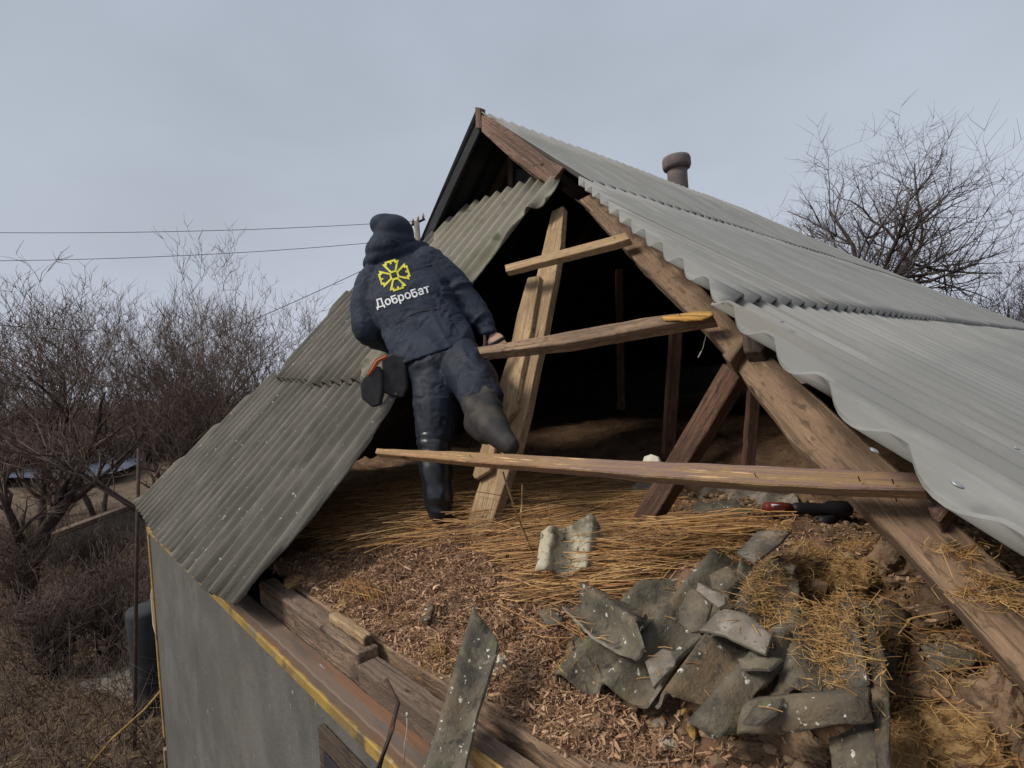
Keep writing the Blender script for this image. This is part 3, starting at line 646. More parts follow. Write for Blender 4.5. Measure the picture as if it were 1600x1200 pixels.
hs(S, 'dark slate wave with a pale worn rim, in the front row of the heap', [(1092, 1000), (1158, 1022), (1122, 1086), (1062, 1100), (1018, 1094), (1048, 1052)], .045, ((1130, 1010), (1068, 1100)), pitch=.125, amp=.028, phase=(1085, 1050), seed=4)
hs(S, 'brown grey slate arch in front of the heap above the yellow husk', [(1240, 990), (1238, 1030), (1180, 1085), (1152, 1134), (1116, 1158), (1084, 1146), (1092, 1100), (1150, 1045), (1190, 1000)], .02, ((1215, 1010), (1105, 1135)), pitch=.15, amp=.028, phase=(1155, 1075), seed=5)
hs(S, 'squarish slate piece with one raised ridge at the left of the heap', [(878, 946), (926, 914), (1004, 952), (1000, 1008), (984, 1020), (930, 998)], .055, ((915, 928), (998, 990)), pitch=.10, amp=.022, phase=(938, 938), seed=2, tilt=(-.35, -.5, 1), at_=(945, 970))
hs(S, 'flat brown slate sheet under the raised ridge piece, at the left foot of the heap', [(892, 985), (955, 1005), (950, 1050), (905, 1068), (862, 1048)], -.012, ((950, 990), (880, 1060)), pitch=.14, amp=.016, phase=(905, 1030), seed=26)
hs(S, 'tall white speckled slate slab on the right of the heap under the hay tuft', [(1228, 1000), (1250, 950), (1330, 938), (1348, 1000), (1362, 1080), (1300, 1084), (1190, 1090)], .01, ((1335, 950), (1362, 1085)), pitch=.12, amp=.017, phase=(1348, 1000), seed=6)
hs(S, 'long white speckled slate strip lying crosswise at the front of the heap', [(1188, 1090), (1362, 1078), (1366, 1128), (1220, 1144), (1150, 1146), (1170, 1112)], .035, ((1180, 1118), (1362, 1104)), pitch=.13, amp=.020, phase=(1270, 1106), seed=7, tilt=(-.1, -.75, 1), at_=(1270, 1110))
hs(S, 'slate strip at the bottom edge below the long speckled strip', [(1290, 1146), (1368, 1134), (1390, 1225), (1300, 1235)], -.01, ((1365, 1140), (1385, 1220)), pitch=.16, amp=.015, phase=(1372, 1170), seed=8)
hs(S, 'speckled slate slab lying to the right of the hay covered slab, beside the clay', [(1338, 955), (1362, 945), (1380, 1010), (1398, 1140), (1392, 1215), (1370, 1205), (1366, 1080), (1350, 1000)], .0, ((1350, 960), (1388, 1180)), pitch=.12, amp=.010, phase=(1374, 1080), seed=9, tilt=(-.3, -.5, 1), at_=(1370, 1080))
def shd(label, poly, off, seed, m='fragl', **k):
    o = hs('slate_shard', label, poly, off, seed=seed, m=m, jag=.002, **k); o['category'] = 'slate piece'
shd('flat pale grey slate shard with five corners lying on top of the heap', [(1093, 985), (1125, 950), (1162, 956), (1207, 992), (1196, 1022), (1165, 1010), (1130, 992)], .075, 11)
shd('oval grey slate shard leaning between the heap ridges, left of the pale flat one', [(1062, 950), (1078, 920), (1108, 922), (1112, 945), (1100, 983), (1080, 987), (1062, 972)], .055, 12, m='frag', tilt=(-.1, -.8, 1), at_=(1085, 955))
shd('small pale wedge of slate lying on the front of the large slate piece', [(1008, 1034), (1036, 1012), (1060, 1020), (1054, 1040), (1020, 1074)], .042, 13)
shd('narrow light slate strip lying across the oval shard', [(1090, 910), (1132, 930), (1134, 942), (1122, 949), (1088, 922)], .085, 14)
shd('flat brown grey slate shard behind the heap top', [(1150, 862), (1185, 830), (1238, 826), (1218, 850), (1180, 878)], .045, 15, tilt=(-.1, -.3, 1), at_=(1190, 850))
shd('olive slate shard at the heap top behind the narrow light strip', [(1108, 898), (1136, 884), (1158, 900), (1135, 925), (1114, 920)], .045, 16, m='frag')
shd('small slate shard on the speckled slab beside the hay tuft', [(1152, 1030), (1175, 1024), (1222, 1028), (1200, 1046), (1160, 1045)], .062, 17, m='frag')
shd('thin dark slate splinter lying beside the rim of the dark slate wave', [(1048, 1020), (1092, 988), (1098, 994), (1056, 1030)], .05, 18, m='frag')
shd('mottled slate shard on the right slab above the long speckled strip', [(1160, 1128), (1185, 1095), (1225, 1090), (1212, 1112), (1180, 1132)], .07, 19, m='frag')
slate('slate_shard', 'dark slate shard beside the black tool, in front of the strut', [(1014, 820), (1036, 803), (1062, 848), (1040, 850), (1016, 835)], (1038, 830), .05, (.1, -.6, 1), m='fragl', seed=13, rough=.002)
slate('slate_shard', 'dark curved slate shard leaning under the long batten', [(1108, 830), (1112, 812), (1150, 800), (1180, 795), (1170, 815), (1130, 832)], (1140, 815), .09, (-.1, -.9, .7), ((1110, 820), (1175, 800)), .12, .015, m='frag', seed=14, rough=.002)
slate('slate_shard', 'mossy slate shard under the long batten, left of the dark curved one', [(1078, 800), (1085, 785), (1150, 780), (1165, 795), (1110, 815)], (1120, 797), .03, (-.1, -.3, 1), m='frag', seed=15)
slate(S, 'greyish slate sheet lying flat behind the straw under the long batten', [(790, 782), (862, 768), (900, 750), (1020, 752), (1015, 775), (990, 790), (950, 786), (905, 795), (860, 786), (820, 792)], (900, 775), .05, (-.1, -.15, 1), ((900, 790), (930, 755)), .15, .018, m='fragl', seed=16)
slate(S, 'slate sheet behind the strut, partly under the long batten', [(1045, 760), (1120, 755), (1240, 770), (1250, 790), (1180, 795), (1090, 785)], (1150, 775), .05, (-.1, -.15, 1), ((1150, 795), (1160, 760)), .15, .018, m='fragl', seed=17)
slate('slate_shard', 'round pale slate shard beside the foot of the common rafter', [(770, 800), (776, 786), (800, 782), (815, 792), (795, 803)], (790, 795), .05, (-.1, -.5, 1), m='fragl', seed=18)
slate(S, 'dark slate slab half buried in clay to the right of the speckled slab', [(1350, 975), (1380, 945), (1425, 960), (1400, 1060), (1365, 1062), (1350, 1030)], (1385, 1005), .03, (.1, -.3, 1), ((1400, 960), (1380, 1060)), .16, .016, m='frag', seed=19)
slate('slate_shard', 'tiny slate chip below the heap near the corn cob', [(1018, 1125), (1030, 1118), (1042, 1128), (1036, 1150), (1024, 1142)], (1030, 1134), .03, (0, -.4, 1), m='fragl', seed=20)
slate('slate_shard', 'dark slate shard lying in the litter left of the plank', [(655, 968), (668, 940), (676, 942), (672, 965), (660, 972)], (665, 955), .04, (0, -.4, 1), m='frag', seed=21)
slate('slate_shard', 'slate shard left of the one with a raised ridge, lying in the litter', [(840, 955), (862, 948), (880, 962), (876, 975), (852, 972)], (860, 962), .03, (0, -.3, 1), m='frag', seed=24)
slate('slate_shard', 'slate shard leaning against the speckled strip below the pale flat shard', [(1225, 960), (1252, 950), (1262, 985), (1240, 1010), (1222, 995)], (1240, 980), .08, (-.1, -.6, 1), m='frag', seed=27)
slate('slate_shard', 'thin slate shard in the clay at the lower right under the rafter', [(1440, 1010), (1480, 1000), (1530, 1025), (1510, 1050), (1460, 1045)], (1485, 1030), .05, (.1, -.4, 1), m='frag', seed=28)
slate('slate_shard', 'greyish slate shard near the black tool, right of the heap top', [(1190, 880), (1215, 868), (1245, 885), (1232, 908), (1200, 905)], (1220, 890), .06, (-.1, -.4, 1), m='fragl', seed=29)
# white limewashed slate standing on edge
wc = onfloor(905, 905, .15); wpn = Plane(wc, -fwd + V((0, 0, .75)) + right * .15)
o = corr('slate_piece', px([(836, 892), (846, 830), (862, 824), (874, 828), (900, 812), (922, 807), (940, 822), (952, 838), (975, 838), (985, 852), (968, 868), (950, 874), (925, 888), (905, 892), (884, 900), (862, 893)], wpn), wpn.n, wpn(905, 815) - wpn(893, 895), G['fragw'], None, pitch=.115, amp=.022, thick=.008, phase=wpn(918, 850), jag=.003, step=.01, seg=14, vcuts=.02, seed=31, rough=.004)
tag(o, 'whitish limewashed slate piece of two waves standing up in the straw', 'slate piece', 'broken roof slates on the attic floor')
# long leaning slate strip at the wall plates
pc = Plane(V((-1.25, .70, 2.70)), V((-.1, -.55, 1)))
sp = px([(742, 952), (748, 962), (768, 985), (772, 1000), (768, 1025), (740, 1105), (718, 1200), (712, 1240), (640, 1240), (660, 1180), (690, 1095), (720, 1020)], pc)
o = corr('slate_strip', sp, pc.n, pc(745, 970) - pc(680, 1200), G['frag'], None, pitch=.115, amp=.020, thick=.007, phase=pc(712, 1085), jag=.003, step=.02, seg=14, vcuts=.04, seed=41, rough=.002)
tag(o, 'long narrow slate strip leaning across the wall plates at the bottom edge', 'slate strip')

def rock(name, label, cat, ctr, lift, size, m, seed=0, group=None, sub=4, amp=.5, fr=1.6):
    bm = bmesh.new(); bmesh.ops.create_icosphere(bm, subdivisions=sub, radius=1)
    for v in bm.verts:
        q = v.co.copy(); k = 1 + amp * (noise.noise(q * fr + V((seed, 0, 0))) + .45 * noise.noise(q * fr * 2.7 + V((0, seed, 0))) + .22 * noise.noise(q * fr * 6 + V((0, 0, seed))) + .16 * noise.noise(q * fr * 13))
        # blunt facets
        v.co = V((q.x * size[0], q.y * size[1], q.z * size[2])) * k
    me = bpy.data.meshes.new(name); bm.to_mesh(me); bm.free()
    c = ctr if isinstance(ctr, V) else onfloor(*ctr, lift)
    mw = Matrix.Translation(c) @ Matrix.Rotation(seed * 1.3, 4, 'Z')
    return tag(link(name, me, G[m], None, mw), label, cat, group)
rock('plaster_chunk', 'whitish angular plaster chunk right of the long slate strip', 'plaster chunk', (782, 1047), .015, (.026, .022, .019), 'plaster', 1, sub=3, amp=.7)
rock('plaster_chunk', 'little pale plaster chunk with straw stuck to it below the slate piece on the left', 'plaster chunk', (815, 995), .008, (.020, .010, .007), 'plaster', 2, sub=3)
rock('plaster_chunk', 'tiny pale plaster chip at the bottom edge left of the corn cob', 'plaster chunk', (1044, 1170), .01, (.02, .014, .010), 'plaster', 3, sub=3)
LG = 'straw clay lumps along the wall plates'
rock('clay_lump', 'ochre straw clay lump beside the lower corner of the hip sheets', 'clay lump', (462, 915), .01, (.05, .035, .025), 'ochre', 4, LG)
rock('clay_lump', 'ochre clay lump on the wall plate in front of the leaf litter', 'clay lump', (536, 952), .005, (.035, .03, .02), 'ochre', 5, LG)
rock('clay_lump', 'straw coloured lump beside the left side of the long slate strip', 'clay lump', (682, 1028), .008, (.035, .03, .022), 'ochre', 6, LG)
for i, (a_, b_, sx, lb) in enumerate(((620, 905, .035, 'brown clay lump in the leaf litter left of the pale rafter foot'), (700, 905, .03, 'clay lump just in front of the pale rafter foot'), (770, 920, .035, 'clay lump between the rafter foot and the whitish slate'), (600, 985, .03, 'small clay lump in the litter above the upper wall plate'), (830, 1060, .028, 'small clay lump right of the whitish plaster chunk'), (930, 1140, .035, 'clay lump on the litter at the bottom, below the heap'), (500, 890, .035, 'reddish clay lump at the upper left of the litter'))):
    rock('clay_lump', lb, 'clay lump', (a_, b_), .004, (sx, sx * .8, sx * .6), 'claym', 50 + i, 'clay lumps in the leaf litter', amp=.5, fr=2.)
CG = 'brown clay lumps right of the slate heap'
for i, (a_, b_, sx, sy_, sz, lb, m_) in enumerate((
        (1440, 1085, .11, .08, .04, 'broad flat slab of brown clay right of the speckled slate strip', 'claym'),
        (1420, 1170, .10, .06, .05, 'ochre clay lump at the bottom edge right of the slate strip', 'ochre'),
        (1500, 1185, .10, .06, .06, 'straw filled clay lump at the bottom right corner of the heap', 'ochre'),
        (1490, 960, .10, .07, .05, 'brown clay lump below the middle of the hip rafter', 'claym'),
        (1330, 915, .08, .07, .05, 'straw covered clay lump behind the speckled slab', 'ochre'),
        (1250, 880, .08, .05, .03, 'clay lump behind the heap among straw', 'claym'),
        (1580, 1130, .07, .07, .08, 'dark clay lump at the right edge under the rafter', 'claym'),
        (1230, 955, .05, .05, .03, 'small clay lump lying on the heap beside the pale shard', 'claym'),
        (1400, 880, .10, .07, .05, 'dark clay lump in the shade under the hip rafter', 'claym'),
        (1260, 1165, .06, .035, .02, 'clay lump below the long speckled slate strip', 'claym'),
        (1180, 1175, .06, .03, .02, 'reddish clay lump at the bottom edge below the slate arch', 'claym'))):
    rock('clay_lump', lb, 'clay lump', (a_, b_), sz * .2, (sx * .8, sy_ * .8, sz * .95), m_, 10 + i, CG, amp=.45, fr=1.7)
hay = Bag(); r = random.Random(9)
tufts = [(1290, 1015, .055, 420), (1285, 960, .04, 160), (1195, 950, .045, 190), (1180, 905, .04, 120), (1330, 920, .06, 260), (1250, 900, .06, 200), (1385, 1005, .02, 70), (1135, 860, .05, 220), (1090, 850, .05, 160), (1280, 880, .05, 150), (1410, 1175, .05, 70), (1480, 1185, .05, 60), (1540, 1175, .05, 50), (690, 1030, .05, 160), (635, 975, .05, 120), (560, 935, .035, 70), (540, 1000, .04, 60), (860, 1090, .03, 90), (800, 1090, .02, 40), (1340, 860, .05, 130), (1440, 1000, .1, 90), (1500, 1090, .1, 70)]
def tuft(c, rad, n, up=.012):
    for i in range(int(n * 1.7)):
        p = c + V((r.gauss(0, rad * .55), r.gauss(0, rad * .7), 0)) + V((noise.noise(c * 9 + V((i % 7, 0, 0))), noise.noise(c * 9 + V((0, i % 7, 3))), 0)) * rad * 1.3; p.z = (surf(p.x, p.y) if up > .005 else c.z) + abs(r.gauss(0, up)); dd = rdir(r, .45); Lh = r.uniform(.004, .02) * (2.2 if r.random() < .1 else 1)
        s_ = rdir(r) * Lh * .5
        hay.stalk([p - dd * Lh, p + s_, p + dd * Lh], r.uniform(.0004, .0009))
hv, hf = [], []
for o in col.objects:
    if o.type == 'MESH' and o.name.split('.')[0] in ('slate_piece', 'slate_shard', 'clay_lump'):
        b = len(hv); hv += [o.matrix_world @ v.co for v in o.data.vertices]; hf += [tuple(b + k for k in p.vertices) for p in o.data.polygons]
hb = BVHTree.FromPolygons(hv, hf)
def surf(x, y):
    g = fz(x, y); h = hb.ray_cast(V((x, y, 3.2)), V((0, 0, -1)))[0]
    return max(g, h.z) if h else g
for a_, b_, rad, n in tufts:
    dd = ray(a_, b_).normalized(); h = hb.ray_cast(CAM, dd)[0]; g = onfloor(a_, b_)
    tuft(h if h and (h - CAM).length < (g - CAM).length else g, rad, n)
for i in range(900):
    x, y = r.uniform(-2.2, .1), r.uniform(.85, 2.2); dd = V((r.gauss(0, 1), r.gauss(0, 1), r.gauss(0, .12))).normalized() * r.uniform(.006, .025)
    p = V((x, y, surf(x, y) + .003)); hay.stalk([p - dd, p + Z * .002, p + dd], r.uniform(.0006, .0013))
for a_, b_ in ((1560, 912), (1535, 935), (1500, 865), (1590, 945)): tuft(RP(a_, b_) + HN * .004, .028, 60, .004)
tag(hay.done('hay', G['hay']), 'pale hay tufts scattered over slate pieces, clay and rafter', 'hay', kind='stuff')
# corn cobs / dry pods
def pod(ctr, ang, L_, w_, label, seed):
    bm = bmesh.new(); bmesh.ops.create_uvsphere(bm, u_segments=16, v_segments=14, radius=1)
    for v in bm.verts:
        q = v.co.copy(); t = (q.z + 1) / 2; k = .75 + .25 * math.sin(t * 3.1); a = math.atan2(q.y, q.x)
        v.co = V((q.z * L_, q.x * w_ * k * (1 + .06 * math.sin(a * 9)), q.y * w_ * .7 * k + .004 * math.sin(q.z * 3)))
    me = bpy.data.meshes.new('corn_husk'); bm.to_mesh(me); bm.free(); me.shade_smooth()
    tag(link('corn_husk', me, G['fresh'], None, Matrix.Translation(onfloor(*ctr, .02)) @ Matrix.Rotation(ang, 4, 'Z')), label, 'corn husk', 'yellow husks below the slate heap')
pod((1082, 1156), -.9, .03, .011, 'yellow dry husk lying in front of the slate arch', 1)
pod((1074, 1125), -1.6, .022, .007, 'narrow yellow husk standing between the slate wave and the arch', 2)
# fresh splinter at the bottom edge, iron rod, wire
pp = Plane(V((-1.0, .62, 2.60)), (0, -.3, 1))
tag(prism('wood_splinter', px([(724, 1172), (740, 1164), (768, 1184), (812, 1216), (790, 1222), (750, 1198)], pp), pp.n, .015, G['fresh'], None, jag=.004, step=.02), 'bright split wood piece lying below the long slate strip', 'wood splinter')
tag(prism('wood_splinter', px([(1078, 826), (1086, 812), (1094, 828), (1088, 836)], Plane(onfloor(1086, 826, .03), (0, -.6, .8))), V((0, -.6, .8)), .01, G['fresh'], None, jag=.002), 'small bright wood chip among the slates under the batten', 'wood splinter')
tag(tubes('iron_rod', [[(at(603, 1062, .93), .0035), (at(622, 1100, .88), .004), (at(612, 1140, .86), .0045), (at(590, 1205, .85), .005), (at(560, 1300, .9), .005)]], G['rmetal']), 'bent dark iron rod sticking up past the yellow trim', 'iron rod')
tag(tubes('wire', [[(at(636, 1116, .9), .0012), (at(636, 1140, .9), .001), (at(632, 1165, .9), .001), (at(631, 1195, .9), .001)], [(at(636, 1114, .9), .0025), (at(636, 1120, .9), .0025)]], G['cable']), 'short pale wire hanging against the wall plates', 'wire')
tag(tubes('wire', [[(onfloor(735, 765, .05) if False else CP2.off(.004)(737, 767), .0015), (CP2.off(.01)(770, 772), .0015), (at(830, 784, 1.8), .0012), (at(900, 790, 1.85), .0012), (at(950, 796, 1.9), .0012)]], G['rmetal']), 'thin dark wire tied round the foot of the pale rafter', 'wire')
# power tool on the floor under the batten
tl = empty('power_tool', onfloor(1260, 810)); tag(tl, 'black power tool with a red band lying under the right end of the batten', 'power tool')
tc0, tc1 = onfloor(1195, 812, .05), onfloor(1345, 818, .05)
def along(t, lift=0): return tc0.lerp(tc1, t) + Z * lift
tubes('tool_body', [[(along(.28), .016), (along(.34), .024), (along(.5), .027), (along(.62), .026), (along(.7, .005), .034), (along(.85, .005), .034), (along(.9), .02)]], G['blk'], tl, sides=14)
tubes('tool_band', [[(along(.0), .010), (along(.02), .021), (along(.16), .023), (along(.27), .021), (along(.28), .012)]], G['red'], tl, sides=14)
tubes('tool_handle', [[(along(.78, .0), .02), (along(.76, -.03) + V((-.02, -.05, 0)), .02), (along(.75, -.03) + V((-.03, -.1, 0)), .022)]], G['blk'], tl, sides=10)
tubes('tool_label', [[(along(.08, .0085) + V((0, -.012, 0)), .012), (along(.19, .0085) + V((0, -.012, 0)), .012)]], G['white'], tl, sides=8)
# cable and white hanging thing in the opening
tag(tubes('hanging_string', [[(at(1104, 520, 2.25), .0012), (at(1098, 545, 2.25), .0012), (at(1092, 558, 2.25), .001)], [(at(1096, 549, 2.25), .003), (at(1091, 559, 2.25), .004)]], G['cable']), 'short white string hanging below the split batten end', 'string')

# ------------------------------------------------------------------ person
def evalmesh(me, voxel, smooth_it=4):
    o = bpy.data.objects.new('tmp', me); col.objects.link(o)
    m = o.modifiers.new('r', 'REMESH'); m.mode = 'VOXEL'; m.voxel_size = voxel; m.use_smooth_shade = True
    s_ = o.modifiers.new('s', 'SMOOTH'); s_.factor = .6; s_.iterations = smooth_it
    dg = bpy.context.evaluated_depsgraph_get(); dg.update()
    res = bpy.data.meshes.new_from_object(o.evaluated_get(dg)); bpy.data.objects.remove(o); return res
def capsules(bm, chain, seg=16):
    for i, (p, r0) in enumerate(chain):
        mtx = Matrix.Translation(p); bmesh.ops.create_icosphere(bm, subdivisions=2, radius=r0, matrix=mtx)
        if i:
            q, r1 = chain[i - 1]; d = p - q
            if d.length < 1e-5: continue
            rot = d.to_track_quat('Z', 'Y').to_matrix().to_4x4()
            bmesh.ops.create_cone(bm, cap_ends=True, segments=seg, radius1=r1, radius2=r0, depth=d.length, matrix=Matrix.Translation((p + q) / 2) @ rot)
def ellip(bm, c, ax, ay, az):
    m = Matrix((ax, ay, az)).transposed().to_4x4(); m.translation = c
    bmesh.ops.create_icosphere(bm, subdivisions=3, radius=1, matrix=m)
def loft(bm, rings, n=28, cap=True):
    rows = []
    for c, a, b in rings:      # a, b half axis vectors
        rows.append([bm.verts.new(c + a * math.copysign(abs(math.cos(t)) ** .85, math.cos(t)) + b * math.copysign(abs(math.sin(t)) ** .85, math.sin(t))) for t in [2 * math.pi * i / n for i in range(n)]])
    for j in range(len(rows) - 1):
        for i in range(n): bm.faces.new((rows[j][i], rows[j][(i + 1) % n], rows[j + 1][(i + 1) % n], rows[j + 1][i]))
    if cap: bm.faces.new(rows[0][::-1]); bm.faces.new(rows[-1])
def wrinkle(me, fn):
    ns = [v.normal.copy() for v in me.vertices]
    for v, n in zip(me.vertices, ns): v.co = v.co + n * fn(v.co, n)
    me.update(); me.shade_smooth()
def bmmesh(fn):
    bm = bmesh.new(); fn(bm); bmesh.ops.recalc_face_normals(bm, faces=bm.faces); me = bpy.data.meshes.new('t'); bm.to_mesh(me); bm.free(); return me
def ridged(p, s, st=(1, 1, 1), o=0):
    q = V((p.x * s * st[0] + o, p.y * s * st[1], p.z * s * st[2]))
    q = q + V((noise.noise(q * .45 + V((9, o, 0))), noise.noise(q * .45 + V((o, 5, 2))), noise.noise(q * .45 + V((1, 0, o))))) * 1.3
    m_ = max(0, min(1, .5 + 1.3 * noise.noise(q * .35 + V((3, 3, o)))))
    return .5 + ((1 - abs(noise.noise(q)) * 2.6) - .5) * m_
K = lambda r_, d: r_ * d / F                 # pixels to metres at a depth
# joints
hipC = at(686, 548, 2.52)
head = at(614, 369, 2.86); neck = at(618, 405, 2.83)
shL, shR = at(577, 440, 2.80), at(678, 405, 2.80)
elL, wrL = at(570, 515, 2.70), at(612, 540, 2.86)
elR, wrR = at(735, 478, 2.72), at(768, 522, 2.62)
hpL, knL, anL = at(672, 565, 2.52), at(678, 680, 2.36), at(684, 775, 2.26)
hpR, knR, anR = at(714, 560, 2.50), at(744, 600, 2.30), at(764, 660, 1.96)
per = empty('person', at(690, 815, 2.27)); tag(per, 'person in navy hooded jacket and black boots climbing the roof, seen from behind', 'person')
tilt = (at(735, 515, 2.7) - at(612, 556, 2.7)).normalized()           # hem axis direction
back = -fwd
# body (skin): one continuous surface
def body_fn(bm):
    upv = (neck - hipC).normalized(); faced = fwd
    ellip(bm, head, right * .075, -back * .092, -down * .112)
    for sx in (-1, 1): ellip(bm, head + right * .078 * sx, right * .014, fwd * .025, -down * .035)            # ears
    capsules(bm, [(head + fwd * .09 - down * -.012, .012), (head + fwd * .108 + down * .018, .017)])             # nose
    ellip(bm, head + fwd * .075 + down * .075, right * .035, fwd * .03, -down * .03)                        # chin
    for sx in (-1, 1): ellip(bm, head + fwd * .084 + right * .03 * sx - down * .01, right * .016, fwd * .01, -down * .01)
    ellip(bm, head + fwd * .09 + down * .048, right * .026, fwd * .010, -down * .009)
    capsules(bm, [(head + down * .05, .055), (neck + down * .04, .055)])
    mid = hipC.lerp(neck, .5) + fwd * .05
    capsules(bm, [(neck + down * .06 + fwd * .02, .06), (mid, .075), (hipC + fwd * .03, .08)])
    capsules(bm, [(shL, .05), (shR, .05)])
    capsules(bm, [(shL, .05), (elL, .037), (wrL, .025)]); capsules(bm, [(shR, .05), (elR, .037), (wrR, .025)])
    capsules(bm, [(hipC + fwd * .03, .07), (hpL, .07), (knL, .05), (anL, .038)]); capsules(bm, [(hipC + fwd * .03, .07), (hpR, .08), (knR, .05), (anR, .038)])
    for wr, elb, curl, bend in ((wrR, elR, down, right), (wrL, elL, down, right)):
        d = (wr - elb).normalized(); side = d.cross(back).normalized(); palm = wr + d * .05
        ellip(bm, palm, d * .05, side * .042, d.cross(side) * .017)
        cd = -(d.cross(side))
        if cd.dot(down) < 0: cd = -cd
        for i, ln in enumerate((.040, .046, .043, .034)):
            b0 = palm + d * .035 + side * (.028 - .0185 * i)
            b1 = b0 + d * ln * .7 + cd * ln * .2; b2 = b1 + d * ln * .15 + cd * ln * .62; b3 = b2 - d * ln * .35 + cd * ln * .3
            capsules(bm, [(b0, .0095), (b1, .009), (b2, .0085), (b3, .0075)], 10)
        t0 = palm - d * .015 + side * .036; capsules(bm, [(t0, .012), (t0 + side * .022 + d * .018 + cd * .01, .0105), (t0 + side * .014 + d * .04 + cd * .03, .009)], 10)
bme = evalmesh(bmmesh(body_fn), .006, 3)
link('body', bme, G['skin'], per)
# jacket
def jacket_fn(bm):
    def ring(c, hw, dep, th, tl=1.):
        ax = (right * (1 - tl) + tilt * tl).normalized(); return (at(*c, dep), ax * K(hw, dep), fwd * th)
    ringsx = [ring((678, 548), 63, 2.56, .135), ring((672, 532), 65, 2.60, .14), ring((656, 500), 64, 2.66, .13), ring((646, 478), 66, 2.71, .14), ring((636, 456), 68, 2.76, .15), ring((626, 430), 60, 2.81, .14), ring((620, 415), 48, 2.84, .11), ring((616, 402), 32, 2.86, .09)]
    loft(bm, ringsx)
    ellip(bm, at(612, 402, 2.84), (tilt * .75 + right * .25) * K(48, 2.82), fwd * .12, down * K(23, 2.82))
    ellip(bm, at(634, 402, 2.86), tilt * K(42, 2.8), fwd * .09, down * K(22, 2.8))
    ellip(bm, at(609, 390, 2.83), (right * .9 + tilt * .2) * K(36, 2.82), fwd * .12, down * K(24, 2.82))
    capsules(bm, [(shL + right * .02, .088), (elL.lerp(shL, .5), .086), (elL + right * .02, .080), (elL.lerp(wrL, .5), .070), (wrL, .048)])
    capsules(bm, [(shR - right * .03 + down * .02, .092), (elR.lerp(shR, .5), .082), (elR, .076), (elR.lerp(wrR, .55), .064), (wrR - (wrR - elR).normalized() * .015, .044)])
axR = (elR - shR).normalized()
def jw(p, n):
    d = pxof(p); x, y = d
    a = .006 * noise.noise(p * 6) + .0022 * noise.noise(p * 19)
    u = p.dot(axR); hh = p.dot(tilt)
    if x > 690:                                     # sleeve: bands of creases around the elbow
        a += .013 * (ridged(V((p.dot(axR), p.dot(tilt) * .5, p.dot(down) * .5)), 13, o=3) - .5) * (1.2 if 440 < y < 520 else .7)
    elif x < 590 and y > 430:
        a += .008 * (ridged(V((p.dot(down), p.dot(right) * .4, p.dot(fwd) * .4)), 13, o=8) - .5)
    else:
        k = max(0, min(1, (y - 455 + .35 * (x - 640)) / 60))
        a += .012 * k * (ridged(V((p.dot(tilt) * .30, p.dot(down) * 1.1 + .2 * hh, 2)), 13, o=1) - .5) + .007 * (1 - k) * (ridged(V((p.dot(tilt), p.dot(down) * .35, 0)), 7, o=5) - .5)
    a += .0035 * (ridged(p + V((3, 1, 2)), 27, o=7) - .5) + .0016 * noise.noise(p * 55)
    return a
jme = evalmesh(bmmesh(jacket_fn), .0065, 8); wrinkle(jme, jw)
jac = link('jacket', jme, G['jacket'], per)
# hem band and cuff
def band(name, rings, m, parent, n=40, th=.006):
    bm = bmesh.new(); loft(bm, rings, n, cap=False)
    for f in bm.faces: f.smooth = True
    me = bpy.data.meshes.new(name); bmesh.ops.recalc_face_normals(bm, faces=bm.faces); bm.to_mesh(me); bm.free()
    o = link(name, me, m, parent); md = o.modifiers.new('t', 'SOLIDIFY'); md.thickness = th; md.offset = 0; return o
def hemring(c, hw, dep, th): return (at(*c, dep), tilt * K(hw, dep), fwd * th)
# flared jacket skirt below the drawcord
def skirt_fn(bm):
    loft(bm, [hemring((682, 556), 66, 2.54, .155), hemring((676, 540), 67, 2.57, .152), hemring((668, 522), 66, 2.61, .146), hemring((660, 504), 63, 2.65, .137)])
sk = evalmesh(bmmesh(skirt_fn), .0065, 4)
wrinkle(sk, lambda p, n: .009 * (ridged(V((p.dot(tilt), p.dot(down) * .4, 3)), 12, o=2) - .5) + .004 * (ridged(p, 24, o=2) - .5) + .004 * noise.noise(p * 9))
link('jacket_skirt', sk, G['jacket'], per)
# hood (up, over a cap) with its gathered collar
def hood_fn(bm):
    ellip(bm, at(616, 365, 2.85), right * K(31, 2.86), fwd * .12, down * K(29, 2.86))
    ellip(bm, at(605, 353, 2.86), right * K(27, 2.86), fwd * .11, down * K(18, 2.86))
    ellip(bm, at(614, 382, 2.84), (right * .97 + tilt * .1) * K(36, 2.82), fwd * .12, down * K(22, 2.82))
hm = evalmesh(bmmesh(hood_fn), .0075, 14)
wrinkle(hm, lambda p, n: .006 * noise.noise(p * 8) + .008 * (ridged(V((p.dot(right), p.dot(down) * .7, p.dot(fwd) * .5)), 10, o=4) - .5) * max(0, min(1, (pxof(p)[1] - 372) / 20)))
link('hood', hm, G['jacket'], per)
